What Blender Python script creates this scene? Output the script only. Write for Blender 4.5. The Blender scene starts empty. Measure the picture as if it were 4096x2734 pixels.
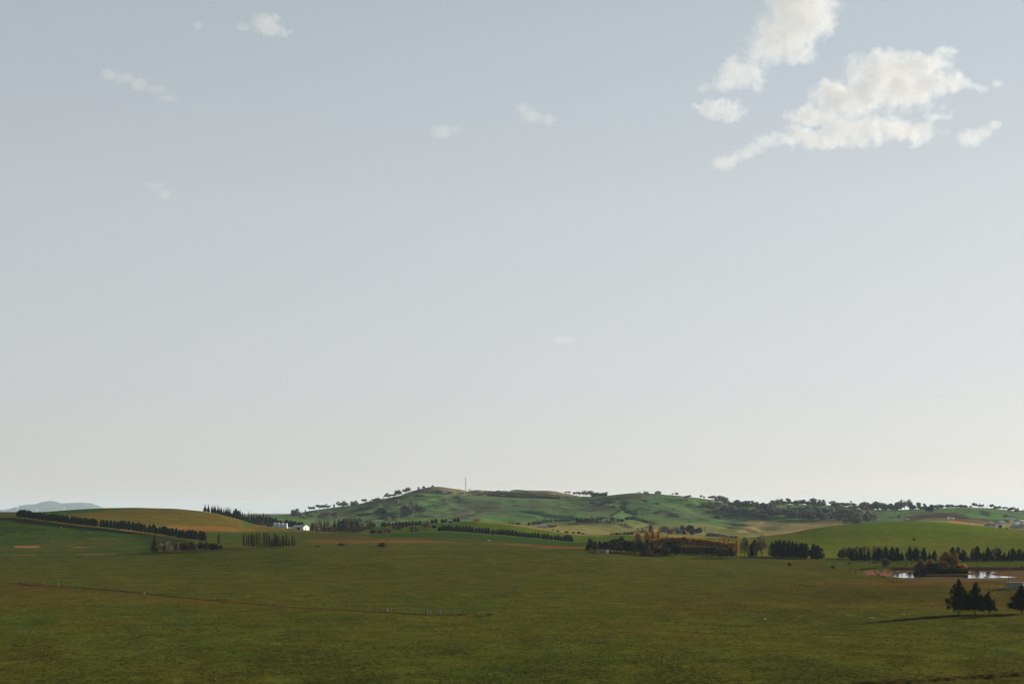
import bpy, bmesh, math, random
import numpy as np
from mathutils import Vector, Matrix

# ------------------------------------------------------------------ camera, sky, sun, exposure
SC = bpy.context.scene
COL = SC.collection
F = 5689.0            # focal length of the photograph in photo pixels (50 mm on 36 mm)
CX, HY = 2048.0, 2050.0   # photo column of the view axis, photo row of the horizon
cam_d = bpy.data.cameras.new('camera'); cam = bpy.data.objects.new('camera', cam_d); COL.objects.link(cam)
cam.location = (0, 0, 0); cam.rotation_euler = (math.radians(90), 0, 0)
cam_d.sensor_width = 36; cam_d.lens = 36 * F / 4096.0
cam_d.shift_y = (HY - 1367.0) / 4096.0
cam_d.clip_start = 0.5; cam_d.clip_end = 60000
SC.camera = cam
SUN_EL, SUN_AZ = math.radians(13.0), math.radians(52.0)     # azimuth: from the view axis to the right
sd = Vector((math.sin(SUN_AZ) * math.cos(SUN_EL), math.cos(SUN_AZ) * math.cos(SUN_EL), math.sin(SUN_EL)))
W = bpy.data.worlds.new("World"); SC.world = W; W.use_nodes = True
wt = W.node_tree; wt.nodes.clear()
sky = wt.nodes.new('ShaderNodeTexSky'); sky.sky_type = 'NISHITA'; sky.sun_disc = False
sky.sun_elevation = SUN_EL; sky.sun_rotation = SUN_AZ
sky.altitude = 900; sky.air_density = 1.0; sky.dust_density = 0.6; sky.ozone_density = 1.5
hs = wt.nodes.new('ShaderNodeHueSaturation'); hs.inputs['Saturation'].default_value = 0.5
gm = wt.nodes.new('ShaderNodeGamma'); gm.inputs['Gamma'].default_value = 0.45
tint = wt.nodes.new('ShaderNodeMixRGB'); tint.blend_type = 'MULTIPLY'; tint.inputs[0].default_value = 1.0
tint.inputs[2].default_value = (0.985, 1.02, 1.025, 1)
bg = wt.nodes.new('ShaderNodeBackground'); bg.inputs[1].default_value = 0.15
wo = wt.nodes.new('ShaderNodeOutputWorld')
wt.links.new(sky.outputs[0], hs.inputs['Color']); wt.links.new(hs.outputs[0], gm.inputs['Color'])
# added dimming of the unseen upper dome, to cut ambient fill
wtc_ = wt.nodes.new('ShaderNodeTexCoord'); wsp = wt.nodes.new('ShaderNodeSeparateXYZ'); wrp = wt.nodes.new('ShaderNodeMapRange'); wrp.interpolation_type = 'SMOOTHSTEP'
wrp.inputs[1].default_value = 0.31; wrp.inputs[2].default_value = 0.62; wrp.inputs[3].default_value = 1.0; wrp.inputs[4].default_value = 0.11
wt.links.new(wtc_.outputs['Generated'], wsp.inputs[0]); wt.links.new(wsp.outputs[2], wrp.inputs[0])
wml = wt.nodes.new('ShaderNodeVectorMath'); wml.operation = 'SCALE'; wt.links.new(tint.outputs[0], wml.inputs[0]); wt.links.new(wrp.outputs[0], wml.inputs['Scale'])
# milky, neutral air low down (elevation ramp of the sky itself)
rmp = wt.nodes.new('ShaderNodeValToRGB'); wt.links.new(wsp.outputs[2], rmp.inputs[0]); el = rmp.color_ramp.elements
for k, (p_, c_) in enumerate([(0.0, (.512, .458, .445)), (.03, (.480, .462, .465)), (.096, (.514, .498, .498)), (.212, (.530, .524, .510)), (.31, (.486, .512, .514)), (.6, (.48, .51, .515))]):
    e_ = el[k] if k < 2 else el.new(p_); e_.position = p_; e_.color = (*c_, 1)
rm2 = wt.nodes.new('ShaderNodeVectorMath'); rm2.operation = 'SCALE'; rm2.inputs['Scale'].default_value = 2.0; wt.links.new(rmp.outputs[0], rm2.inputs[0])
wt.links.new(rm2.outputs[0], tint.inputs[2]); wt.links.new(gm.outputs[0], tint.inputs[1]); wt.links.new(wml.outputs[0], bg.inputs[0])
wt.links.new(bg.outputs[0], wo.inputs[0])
sl = bpy.data.lights.new('sun', 'SUN'); sl.energy = 5.0; sl.angle = math.radians(0.5); sl.color = (1.0, 0.88, 0.70)
so = bpy.data.objects.new('sun', sl); COL.objects.link(so)
so.rotation_euler = sd.to_track_quat('Z', 'Y').to_euler()
SC.view_settings.view_transform = 'Standard'; SC.view_settings.look = 'None'
SC.view_settings.exposure = 1.0; SC.view_settings.gamma = 1.0; SC.view_settings.use_curve_mapping = False

# ------------------------------------------------------------------ helpers
R = random.Random(11)
def tag(o, label=None, cat=None, group=None, kind=None):
    if label:
        n = len(label.split()); assert 4 <= n <= 16, (n, label)
        o['label'] = label
    if cat: o['category'] = cat
    if group: o['group'] = group
    if kind: o['kind'] = kind
    return o
def empty(name, loc, rz=0.0):
    o = bpy.data.objects.new(name, None); COL.objects.link(o); o.location = loc; o.rotation_euler = (0, 0, rz)
    o.empty_display_size = 0.5
    return o
def link(name, me, parent=None):
    o = bpy.data.objects.new(name, me); COL.objects.link(o)
    if parent: o.parent = parent
    return o
def np_mesh(name, V, Fc, mats=(), smooth=False, midx=None):
    """V (n,3) array, Fc (m,3|4) array"""
    V = np.asarray(V, dtype=np.float32); Fc = np.asarray(Fc, dtype=np.int32)
    me = bpy.data.meshes.new(name); k = Fc.shape[1]; m = Fc.shape[0]
    me.vertices.add(len(V)); me.vertices.foreach_set('co', V.ravel())
    me.loops.add(m * k); me.loops.foreach_set('vertex_index', Fc.ravel())
    me.polygons.add(m)
    me.polygons.foreach_set('loop_start', np.arange(0, m * k, k, dtype=np.int32))
    me.polygons.foreach_set('loop_total', np.full(m, k, dtype=np.int32))
    for mt in mats: me.materials.append(mt)
    if midx is not None: me.polygons.foreach_set('material_index', np.asarray(midx, dtype=np.int32))
    if smooth: me.polygons.foreach_set('use_smooth', np.ones(m, dtype=bool))
    me.update(calc_edges=True); me.validate()
    return me
class MB:
    """collects boxes, tubes, prisms into one mesh"""
    def __init__(s): s.v = []; s.f = []; s.m = []
    def add(s, vs, fs, mi=0):
        b = len(s.v); s.v += [tuple(v) for v in vs]; s.f += [tuple(b + i for i in f) for f in fs]; s.m += [mi] * len(fs)
        return s
    def box(s, c, d, rz=0.0, mi=0):
        x, y, z = d[0] / 2, d[1] / 2, d[2] / 2; M = Matrix.Rotation(rz, 3, 'Z'); c = Vector(c)
        vs = [c + M @ Vector((sx * x, sy * y, sz * z)) for sx in (-1, 1) for sy in (-1, 1) for sz in (-1, 1)]
        return s.add(vs, [(0, 1, 3, 2), (4, 6, 7, 5), (0, 4, 5, 1), (2, 3, 7, 6), (0, 2, 6, 4), (1, 5, 7, 3)], mi)
    def tube(s, a, b, r0, r1=None, n=8, mi=0):
        r1 = r0 if r1 is None else r1; a = Vector(a); b = Vector(b); q = (b - a).to_track_quat('Z', 'Y')
        vs = []
        for p, r in ((a, r0), (b, r1)):
            for i in range(n):
                t = 2 * math.pi * i / n; vs.append(p + q @ Vector((math.cos(t) * r, math.sin(t) * r, 0)))
        fs = [(i, (i + 1) % n, n + (i + 1) % n, n + i) for i in range(n)] + [tuple(range(n))[::-1], tuple(range(n, 2 * n))]
        return s.add(vs, fs, mi)
    def lathe(s, c, prof, n=24, mi=0):
        c = Vector(c); vs = []; k = len(prof)
        for r, z in prof:
            for i in range(n):
                t = 2 * math.pi * i / n; vs.append(c + Vector((math.cos(t) * r, math.sin(t) * r, z)))
        fs = [(j * n + i, j * n + (i + 1) % n, (j + 1) * n + (i + 1) % n, (j + 1) * n + i) for j in range(k - 1) for i in range(n)]
        fs += [tuple(range(n))[::-1], tuple(range((k - 1) * n, k * n))]
        return s.add(vs, fs, mi)
    def build(s, name, mats, parent=None, smooth=False):
        me = bpy.data.meshes.new(name); me.from_pydata([tuple(v) for v in s.v], [], s.f)
        for mt in (mats if isinstance(mats, (list, tuple)) else [mats]): me.materials.append(mt)
        me.polygons.foreach_set('material_index', s.m)
        if smooth: me.polygons.foreach_set('use_smooth', [True] * len(s.f))
        me.update(); return link(name, me, parent)

# value noise in numpy
def _h(ix, iy, seed):
    n = (ix.astype(np.int64) * 374761393 + iy.astype(np.int64) * 668265263 + seed * 1442695041) & 0xFFFFFFFF
    n = ((n ^ (n >> 13)) * 1274126177) & 0xFFFFFFFF
    return ((n ^ (n >> 16)) & 0xFFFFFF).astype(np.float64) / float(0xFFFFFF)
def vnoise(x, y, seed=0):
    ix = np.floor(x); iy = np.floor(y); fx = x - ix; fy = y - iy
    fx = fx * fx * (3 - 2 * fx); fy = fy * fy * (3 - 2 * fy); ix = ix.astype(np.int64); iy = iy.astype(np.int64)
    a = _h(ix, iy, seed); b = _h(ix + 1, iy, seed); c = _h(ix, iy + 1, seed); d = _h(ix + 1, iy + 1, seed)
    return (a * (1 - fx) + b * fx) * (1 - fy) + (c * (1 - fx) + d * fx) * fy
def fbm(x, y, seed=0, o=4):
    s = 0; a = 0.5; t = 0
    for k in range(o):
        s = s + a * vnoise(x * 2 ** k + 17.3 * k, y * 2 ** k - 9.1 * k, seed + k); t += a; a *= 0.5
    return s / t          # 0..1
def sstep(a, b, x):
    t = np.clip((x - a) / (b - a), 0, 1); return t * t * (3 - 2 * t)

# ------------------------------------------------------------------ materials
def nodes(name):
    m = bpy.data.materials.new(name); m.use_nodes = True; nt = m.node_tree; b = nt.nodes['Principled BSDF']
    return m, nt, b
def mat(name, col, rough=0.7, var=0.12, scale=1.5, metal=0.0, stretch=None):
    m, nt, b = nodes(name); N = nt.nodes; L = nt.links
    tc = N.new('ShaderNodeTexCoord'); no = N.new('ShaderNodeTexNoise'); no.inputs['Scale'].default_value = scale
    no.inputs['Detail'].default_value = 5
    if stretch:
        mp = N.new('ShaderNodeMapping'); mp.inputs['Scale'].default_value = stretch
        L.new(tc.outputs['Object'], mp.inputs[0]); L.new(mp.outputs[0], no.inputs['Vector'])
    else: L.new(tc.outputs['Object'], no.inputs['Vector'])
    mr = N.new('ShaderNodeMapRange'); mr.inputs['From Min'].default_value = 0.3; mr.inputs['From Max'].default_value = 0.7
    mr.inputs['To Min'].default_value = 1 - var; mr.inputs['To Max'].default_value = 1 + var
    mx = N.new('ShaderNodeVectorMath'); mx.operation = 'SCALE'; mx.inputs[0].default_value = col[:3]
    L.new(no.outputs['Fac'], mr.inputs[0]); L.new(mr.outputs[0], mx.inputs['Scale']); L.new(mx.outputs[0], b.inputs['Base Color'])
    b.inputs['Roughness'].default_value = rough; b.inputs['Metallic'].default_value = metal
    if rough > .72: b.inputs['Specular IOR Level'].default_value = 0.08
    return m
def leaf(name, c1, c2, transl=0.25):
    """leaf colour from c1 to c2, varied per tree and per clump; a little light passes through"""
    m = bpy.data.materials.new(name); m.use_nodes = True; nt = m.node_tree; N = nt.nodes; L = nt.links; N.clear()
    tc = N.new('ShaderNodeTexCoord'); no = N.new('ShaderNodeTexNoise'); no.inputs['Scale'].default_value = 5.0; no.inputs['Detail'].default_value = 4
    oi = N.new('ShaderNodeObjectInfo'); ad = N.new('ShaderNodeMath'); ad.operation = 'ADD'
    mu = N.new('ShaderNodeMath'); mu.operation = 'MULTIPLY_ADD'; mu.inputs[1].default_value = 2.6; mu.inputs[2].default_value = -1.05
    L.new(tc.outputs['Object'], no.inputs['Vector']); L.new(no.outputs['Fac'], mu.inputs[0])
    m2 = N.new('ShaderNodeMath'); m2.operation = 'MULTIPLY'; m2.inputs[1].default_value = 0.5
    L.new(oi.outputs['Random'], m2.inputs[0]); L.new(mu.outputs[0], ad.inputs[0]); L.new(m2.outputs[0], ad.inputs[1]); ad.use_clamp = True
    mx = N.new('ShaderNodeMixRGB'); mx.inputs[1].default_value = (*c1, 1); mx.inputs[2].default_value = (*c2, 1)
    L.new(ad.outputs[0], mx.inputs[0])
    d = N.new('ShaderNodeBsdfDiffuse'); t = N.new('ShaderNodeBsdfTranslucent'); ms = N.new('ShaderNodeMixShader'); ms.inputs[0].default_value = transl
    L.new(mx.outputs[0], d.inputs[0]); L.new(mx.outputs[0], t.inputs[0]); L.new(d.outputs[0], ms.inputs[1]); L.new(t.outputs[0], ms.inputs[2])
    o = N.new('ShaderNodeOutputMaterial'); L.new(ms.outputs[0], o.inputs[0]); return m
# ------------------------------------------------------------------ terrain
# ground heights are laid down along ranges Y (metres from the camera); each knot is (photo column, row seen there)
def I(d): a = np.array(d, dtype=float); return a[:, 0], a[:, 1]
DX = 8
PX = np.arange(-700, 4801, DX).astype(float)
def curve(pts, sm=3):
    x, y = I(pts); v = np.interp(PX, x, y)
    if sm:
        k = np.exp(-0.5 * (np.arange(-3 * sm, 3 * sm + 1) / sm) ** 2); k /= k.sum()
        v = np.convolve(np.pad(v, 3 * sm, mode='edge'), k, 'valid')
    return v
def rowz(Y, pts, sm=3): return -(curve(pts, sm) - HY) / F * Y
def pts_(s): return [tuple(float(q) for q in p.split(':')) for p in s.split(',')]
K = []
K.append((0.0, np.full(len(PX), -2.5)))
K.append((120.0, np.full(len(PX), -18.5)))
K.append((250.0, np.full(len(PX), -34.9)))
K.append((300.0, np.full(len(PX), -35.2)))
K.append((500.0, rowz(500, pts_('-600:2432,0:2434,1700:2440,2300:2444,3000:2448,4096:2449'))))
K.append((660.0, rowz(660, pts_('-600:2330,0:2332,600:2336,1500:2335,2100:2338,2700:2345,3200:2350,4096:2352'))))
K.append((760.0, rowz(760, pts_('-600:2292,0:2294,1500:2283,2100:2292,2700:2302,3200:2312,4096:2313'))))
K.append((872.0, rowz(872, pts_('-600:2252,0:2254,600:2248,1200:2228,1800:2232,2400:2238,2800:2256,3200:2272,3500:2279.5,4096:2279.5'))))
K.append((887.0, rowz(887, pts_('-600:2248,0:2250,600:2243,1200:2223,1800:2228,2400:2233,2800:2251,3200:2267,3450:2270,3560:2267,4096:2267'))))
K.append((1000.0, rowz(1000, pts_('-600:2221,0:2219,600:2211,900:2196,1200:2191,1500:2193,1800:2200,2300:2198,2700:2218,3000:2230,3300:2238,3500:2242,4096:2243'))))
K.append((1150.0, rowz(1150, pts_('-600:2184,0:2182,300:2184,600:2180,770:2168,1000:2168,1200:2164,1500:2165,1800:2178,2100:2184,2400:2184,2700:2196,3000:2212,3300:2218,3600:2220,4096:2222'))))
K.append((1400.0, rowz(1400, pts_('-600:2066,0:2064,200:2070,400:2083,600:2106,800:2124,1000:2135,1200:2140,1500:2145,1800:2150,2000:2160,2290:2178,2500:2175,2700:2183,3000:2183,3300:2172,3600:2165,4096:2172'))))
K.append((1600.0, rowz(1600, pts_('-600:2058,0:2055,200:2054,400:2054,600:2064,800:2086,1000:2118,1200:2128,1500:2135,1700:2126,1800:2126,1949:2136,2098:2148,2277:2166,2500:2163,3000:2165,3100:2155,3300:2128,3500:2112,3700:2110,3900:2119,4096:2136,4700:2150'))))
K.append((1800.0, rowz(1800, pts_('-600:2048,0:2046,68:2047,179:2046,298:2037,417:2031,536:2029,700:2033,809:2043,868:2053,958:2076,1017:2096,1107:2110,1166:2118,1300:2128,1400:2122,1528:2103,1632:2102,1721:2095,1796:2090,1904:2083,2009:2089,2098:2102,2187:2118,2277:2133,2336:2138,2500:2139,2700:2145,2900:2152,2990:2150,3061:2143,3168:2130,3252:2112,3332:2102,3466:2092,3600:2084,3664:2084,3843:2094,4022:2114,4096:2119,4700:2140'),2)))
K.append((1980.0, rowz(1980, pts_('-600:2085,800:2085,868:2082,958:2092,1017:2100,1107:2110,1200:2117,1300:2124,1400:2124,1500:2125,1600:2125,1700:2125,2000:2130,2200:2140,2277:2146,2500:2150,2900:2160,3061:2157,3200:2147,3400:2140,3700:2140,4096:2150,4700:2160'))))
K.append((2250.0, rowz(2250, pts_('-600:2082,800:2080,1000:2085,1200:2100,1300:2108,1500:2105,1700:2098,1900:2100,2000:2100,2200:2113,2400:2120,2500:2125,2700:2130,2900:2140,3061:2138,3200:2124,3400:2110,3500:2104,3700:2106,3800:2108,3900:2112,4096:2115,4700:2130'))))
K.append((2700.0, rowz(2700, pts_('-600:2080,800:2080,1000:2078,1100:2072,1200:2070,1300:2066,1400:2060,1500:2050,1600:2044,1700:2048,1900:2058,2100:2057,2300:2058,2500:2062,2700:2066,2900:2082,3100:2070,3300:2070,3500:2076,3700:2066,3900:2070,4096:2092,4700:2100'))))
FC = '-600:2080,800:2078,1000:2070,1100:2062,1200:2050,1239:2041,1304:2032,1349:2025,1394:2020,1438:2013,1483:2004,1543:1993,1600:1982,1677:1972,1800:1977,1949:1984,2098:1993,2247:1995,2366:1986,2426:1980,2509:1971.5,2559:1969,2628:1974.5,2717:1980,2765:1986,2836:1995,2900:2008,3108:2015,3317:2019,3400:2028,3450:2037,3605:2038,3733:2032,3843:2028,3947:2030,4022:2038,4096:2048,4300:2060,4700:2070'
fc = pts_(FC)
K.append((3200.0, rowz(3200, fc, 2)))
K.append((3420.0, rowz(3420, [(a, b + 16) for a, b in fc])))
br = '-600:2090,800:2090,1200:2068,1500:2005,1600:1985,1647:1966,1692:1951.5,1730:1943,1766:1944,1826:1950,1870:1959,1889:1960,1919:1957,2009:1956,2068:1954,2128:1956,2187:1962,2277:1972,2351:1983,2500:2000,2800:2020,3200:2040,3700:2060,4022:2060,4050:2048,4096:2036,4300:2022,4700:2030'
K.append((3700.0, rowz(3700, pts_(br), 2)))
K.append((4500.0, rowz(4500, pts_('-600:2084,4700:2084'))))
K.append((7000.0, rowz(7000, pts_('-600:2070,800:2068,1000:2058,1200:2057,1400:2070,4700:2070'))))
K.append((14000.0, rowz(14000, pts_('-600:2057,4700:2057'))))
K.append((46000.0, np.full(len(PX), -18.0)))
YK = np.array([k[0] for k in K]); ZK = np.array([k[1] for k in K])       # (nk, nx)
def pchip(xk, yk, x):
    h = np.diff(xk)[:, None]; d = np.diff(yk, axis=0) / h
    m = np.zeros_like(yk); s = (d[:-1] * d[1:]) > 0
    w1 = 2 * h[1:] + h[:-1]; w2 = h[1:] + 2 * h[:-1]
    with np.errstate(divide='ignore', invalid='ignore'):
        hm = (w1 + w2) / (w1 / d[:-1] + w2 / d[1:])
    m[1:-1] = np.where(s, hm, 0); m[0] = d[0]; m[-1] = d[-1]
    i = np.clip(np.searchsorted(xk, x, 'right') - 1, 0, len(xk) - 2)
    hh = (xk[i + 1] - xk[i])[:, None]; t = ((x - xk[i])[:, None]) / hh
    y0 = yk[i]; y1 = yk[i + 1]; m0 = m[i] * hh; m1 = m[i + 1] * hh
    return (2 * t ** 3 - 3 * t ** 2 + 1) * y0 + (t ** 3 - 2 * t ** 2 + t) * m0 + (-2 * t ** 3 + 3 * t ** 2) * y1 + (t ** 3 - t ** 2) * m1
YG = np.concatenate([np.linspace(0, 280, 24), 284 * (4200 / 284.0) ** np.linspace(0, 1, 720), np.linspace(4350, 14000, 30), np.linspace(16000, 46000, 14)])
ZG = pchip(YK, ZK, YG)                                                     # (ny, nx)
YY = YG[:, None] * np.ones(len(PX)); PP = PX[None, :] * np.ones((len(YG), 1))
XX = (PP - CX) / F * np.maximum(YY, 284)
# crests keep their photographed outline: scale the relief down there
nearw = sstep(200, 320, YY)
far = sstep(2050, 2500, YY) * (1 - sstep(4300, 6000, YY))
relief = (fbm(XX / 90, YY / 90, 3, 4) - 0.5) * 2.2 * nearw * (1 - far) + (fbm(XX / 22, YY / 22, 5, 3) - 0.5) * 0.5 * nearw
crest = np.maximum(np.exp(-((YY - 1800) / 90.) ** 2), np.exp(-((YY - 3200) / 120.) ** 2)) * 0.8
rough = sstep(1250, 1500, PP) * (1 - sstep(2950, 3150, PP))
gull = np.abs(fbm(XX / 150, YY / 330, 21, 4) - 0.5) * 2
relief = relief * (1 - crest) + far * (1 - crest) * ((fbm(XX / 130, YY / 190, 9, 5) - 0.5) * 16 * (0.35 + 0.65 * rough) - (1 - sstep(0.0, 0.16, gull)) * 3.5 * rough)
# flat by the pond
pondflat = sstep(3380, 3520, PP) * sstep(700, 760, YY) * (1 - sstep(1000, 1100, YY))
relief *= (1 - 0.9 * pondflat)
ZG = ZG + relief
# pond basin
def PZ(u, v, o=(3396, 1950), s=3.3557, z=-35.25):
    px = u / s + o[0]; py = v / s + o[1]; Y = -z * F / (py - HY); return ((px - CX) / F * Y, Y)
POND = [PZ(*p) for p in [(545,1165),(600,1152),(700,1143),(770,1136),(790,1124),(900,1122),(1300,1120),(1640,1120),(1700,1118),(1900,1122),(2050,1128),(1960,1140),(1900,1152),(1920,1168),(2000,1178),(2150,1185),(2250,1194),(2200,1203),(2000,1206),(1800,1211),(1600,1211),(1500,1199),(1250,1190),(1050,1196),(900,1206),(750,1206),(650,1200),(580,1185)]]
ISLE = [PZ(*p) for p in [(770,1150),(900,1131),(1100,1127),(1500,1126),(1600,1128),(1700,1142),(1750,1156),(1650,1165),(1400,1168),(1100,1168),(950,1160)]]
def sdf(poly, X, Y):
    """signed distance, negative inside"""
    d = np.full(X.shape, 1e9); ins = np.zeros(X.shape, bool); n = len(poly)
    for i in range(n):
        ax, ay = poly[i]; bx, by = poly[(i + 1) % n]; ex, ey = bx - ax, by - ay
        t = np.clip(((X - ax) * ex + (Y - ay) * ey) / (ex * ex + ey * ey + 1e-9), 0, 1)
        d = np.minimum(d, np.hypot(X - ax - t * ex, Y - ay - t * ey))
        c = ((ay > Y) != (by > Y)) & (X < ex * (Y - ay) / (by - ay + 1e-12) + ax); ins ^= c
    return np.where(ins, -d, d)
sel = (YY > 700) & (YY < 950) & (PP > 3300)
sdp = np.full(XX.shape, 1e3); sdp[sel] = np.maximum(sdf(POND, XX[sel], YY[sel]), -sdf(ISLE, XX[sel], YY[sel]))
near_p = 1 - sstep(0, 14, np.maximum(sdp, 0))
ZG = ZG * (1 - near_p * (YY < 880)) + (-35.25 + 0.12 * np.clip(sdp, 0, 14) / 3) * near_p * (YY < 880)
ZG = np.where(sdp < 2.0, np.minimum(ZG, -35.25 + 0.25 * np.clip(sdp, -4, 2)), ZG)
# eroded track at the lower right: low broken clods
def along(pl, px, py):
    x, y = I(pl); return np.interp(px, x, y)
IMG = HY - ZG / np.maximum(YY, 1) * F
clod = np.exp(-((IMG - along([(3300, 2745), (3450, 2734), (3650, 2724), (3800, 2712), (3950, 2706), (4096, 2694), (4800, 2660)], PP, 0)) / 8.0) ** 2) * (PP > 3350) * (YY > 250) * (YY < 340)
ZG = ZG + clod * (fbm(XX / 1.3, YY / 1.3, 31, 2) - 0.55) * 1.3
IMG = HY - ZG / np.maximum(YY, 1) * F

def ztab(px, Y):
    i = np.clip(np.searchsorted(YG, Y) - 1, 0, len(YG) - 2); t = (Y - YG[i]) / (YG[i + 1] - YG[i])
    j = (px - PX[0]) / DX; j0 = int(np.clip(math.floor(j), 0, len(PX) - 2)); s = j - j0
    return float((ZG[i, j0] * (1 - s) + ZG[i, j0 + 1] * s) * (1 - t) + (ZG[i + 1, j0] * (1 - s) + ZG[i + 1, j0 + 1] * s) * t)
def hit(px, py, ymin=285.0):
    """range at which the ground is first seen at this photo point"""
    j = (px - PX[0]) / DX; j0 = int(np.clip(math.floor(j), 0, len(PX) - 2)); s = j - j0
    c = IMG[:, j0] * (1 - s) + IMG[:, j0 + 1] * s
    k = np.where((YG >= ymin) & (c <= py))[0]
    if len(k) == 0 or YG[k[0]] > 4200:
        m = (YG >= ymin) & (YG < 4200); kk = np.where(m)[0]; return float(YG[kk[np.argmin(c[kk])]])
    i = k[0]
    if i == 0: return float(YG[i])
    a, b = c[i - 1], c[i]; t = (a - py) / (a - b) if a != b else 0
    return float(YG[i - 1] + np.clip(t, 0, 1) * (YG[i] - YG[i - 1]))
def gpt(px, py=None, Y=None, ymin=285.0):
    if Y is None: Y = hit(px, py, ymin)
    return Vector(((px - CX) / F * Y, Y, ztab(px, Y)))
def gxy(x, y): return ztab(CX + x / max(y, 1) * F, y)

# ---- what grows where: one colour per ground point (grass, soil and rock, with some shade put in)
def C(*c): return np.array(c, dtype=float)
olive = C(.058, .066, .019); green = C(.042, .066, .018); tan = C(.105, .082, .030); dkgreen = C(.028, .043, .016)
col = np.ones(XX.shape + (3,)) * olive
def paint(mask, c):
    global col
    m = np.clip(mask, 0, 1)[..., None]; col = col * (1 - m) + c * m
n1 = fbm(XX / 60, YY / 110, 41, 5); n2 = fbm(XX / 17, YY / 40, 43, 4); n3 = fbm(XX / 260, YY / 330, 47, 4); n4 = fbm(XX / 5, YY / 9, 49, 3)
paint(sstep(.45, .75, n1) * .7, green); paint(sstep(.5, .75, n3) * .55, tan * .8); paint(sstep(.58, .78, n2) * .5, dkgreen)
b1 = fbm(XX / 420 + YY / 900, YY / 38 + XX / 1500, 71, 4); b2 = fbm(XX / 300, YY / 24, 73, 3); paint((YY > 520) * (YY < 1250) * sstep(.5, .68, b1) * .5, C(.088, .078, .026)); paint((YY > 520) * (YY < 1250) * sstep(.54, .7, b2) * .55, C(.030, .046, .014))
def band(px, xs, ys, w):         # soft band along a photographed line
    return np.exp(-((IMG - np.interp(px, xs, ys)) / w) ** 2)
jit = (fbm(XX / 40, YY / 60, 61, 4) - .5)
mid = (YY > 560) & (YY < 1500)
# main paddock beyond the fence is a touch greener
fence_y = np.interp(PP, [0, 100, 700, 1200, 1710, 1900, 2400, 2900, 3300, 3700, 4096], [2325, 2330, 2378, 2425, 2458, 2455, 2418, 2365, 2332, 2336, 2345])
beyond = sstep(-3, 3, fence_y - IMG) * (YY < 1250)
paint((YY < 1250) * .35, green * 1.15)
paint(beyond * .6 * (1 - sstep(3000, 3300, PP)), green * 1.12)
paint(beyond * sstep(.35, .6, n3) * .35, olive * 1.35)
# tan strips in the middle distance
paint(mid * band(PP, [600, 1300, 1900, 2200, 2500], [2176, 2165, 2160, 2186, 2190], 7) * sstep(.3, .5, n1) * sstep(900, 1050, PP) * (1 - sstep(2450, 2600, PP)), C(.13, .09, .038))
paint(mid * band(PP, [1100, 1400, 1600], [2172, 2150, 2148], 9) * sstep(1100, 1250, PP) * (1 - sstep(1550, 1750, PP)) * (.3 + n1 * .6), C(.10, .072, .032))
paint((YY > 1100) & (YY < 2050) & (IMG < np.interp(PP, [1500, 1650, 1800, 2000, 2200, 2400], [2150, 2148, 2152, 2164, 2180, 2190])) & (PP > 1480) & (PP < 2480), C(.035, .068, .016))
# centre green hill above the pine row
paint((YY > 1560) & (YY < 2000) & (PP > 1450) & (PP < 3000), C(.062, .088, .018))
paint(((YY > 1650) & (YY < 1960)) * band(PP, [1400, 1900, 2009, 2150, 2300, 2400], [2100, 2085, 2092, 2112, 2136, 2142], 3.0) * (PP > 1900) * (PP < 2420) * .9, C(.19, .14, .08))
# left hill: green below the pine row, tan field above
row_y = np.interp(PP, [0, 68, 300, 420, 600, 770, 900], [2068, 2070, 2101, 2110, 2136, 2166, 2190])
lhill = (PP < 980) & (YY > 1020) & (YY < 1900)
paint(lhill * sstep(-4, 4, IMG - row_y) * .85, C(.036, .070, .017))
paint(lhill * sstep(.45, .65, n1) * sstep(0, 30, IMG - row_y) * .6, olive * 1.25)
upper = (YY > 1100) & (YY < 1950) & (PP < 1330)
edge = np.interp(PP, [-600, 0, 180, 240, 420, 560, 700], [2040, 2040, 2062, 2058, 2041, 2030, 2020])
tanf = upper * sstep(-3, 3, row_y - IMG) * sstep(-1.5, 1.5, IMG - edge) * sstep(190, 240, PP)
low_edge = np.interp(PP, [600, 780, 950, 1150, 1300], [2150, 2127, 2126, 2126, 2130])
tanf = tanf * sstep(-1.5, 1.5, low_edge - IMG)
paint(tanf, C(.108, .092, .026)); paint(tanf * sstep(.45, .7, n1) * .5, C(.105, .10, .024))
paint(tanf * band(PP, [560, 700, 850, 950, 1050], [2118, 2108, 2112, 2119, 2124], 9) * (PP > 480) * (1 - sstep(900, 1060, PP)), C(.22, .135, .052))
paint(upper * sstep(-2, 2, edge - IMG) * (PP < 620), C(.038, .082, .018))
paint(upper * (np.abs(IMG - 2092) < 7) * (PP > 975) * (PP < 1018), C(.03, .10, .02))
paint(mid * (PP > 770) * (1 - sstep(1100, 1330, PP)) * (1 - sstep(2180, 2192, IMG)) * sstep(-1, 2, IMG - low_edge), C(.055, .082, .020))
# dirt dam bank at far left, pale streaks
paint(mid * sstep(-1, 1, 4.0 + jit * 5 - np.abs(IMG - 2185)) * sstep(52, 66, PP) * (1 - sstep(148, 166, PP)), C(.19, .12, .072))
paint(mid * sstep(-1, 1, 1.6 + jit * 5 - np.abs(IMG - 2188)) * sstep(285, 310, PP) * (1 - sstep(335, 360, PP)), C(.17, .13, .06))
paint(mid * band(PP, [0, 700], [2218, 2214], 2.2) * (n2 > .5) * (PP < 560) * .55, C(.17, .13, .07))
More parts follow.
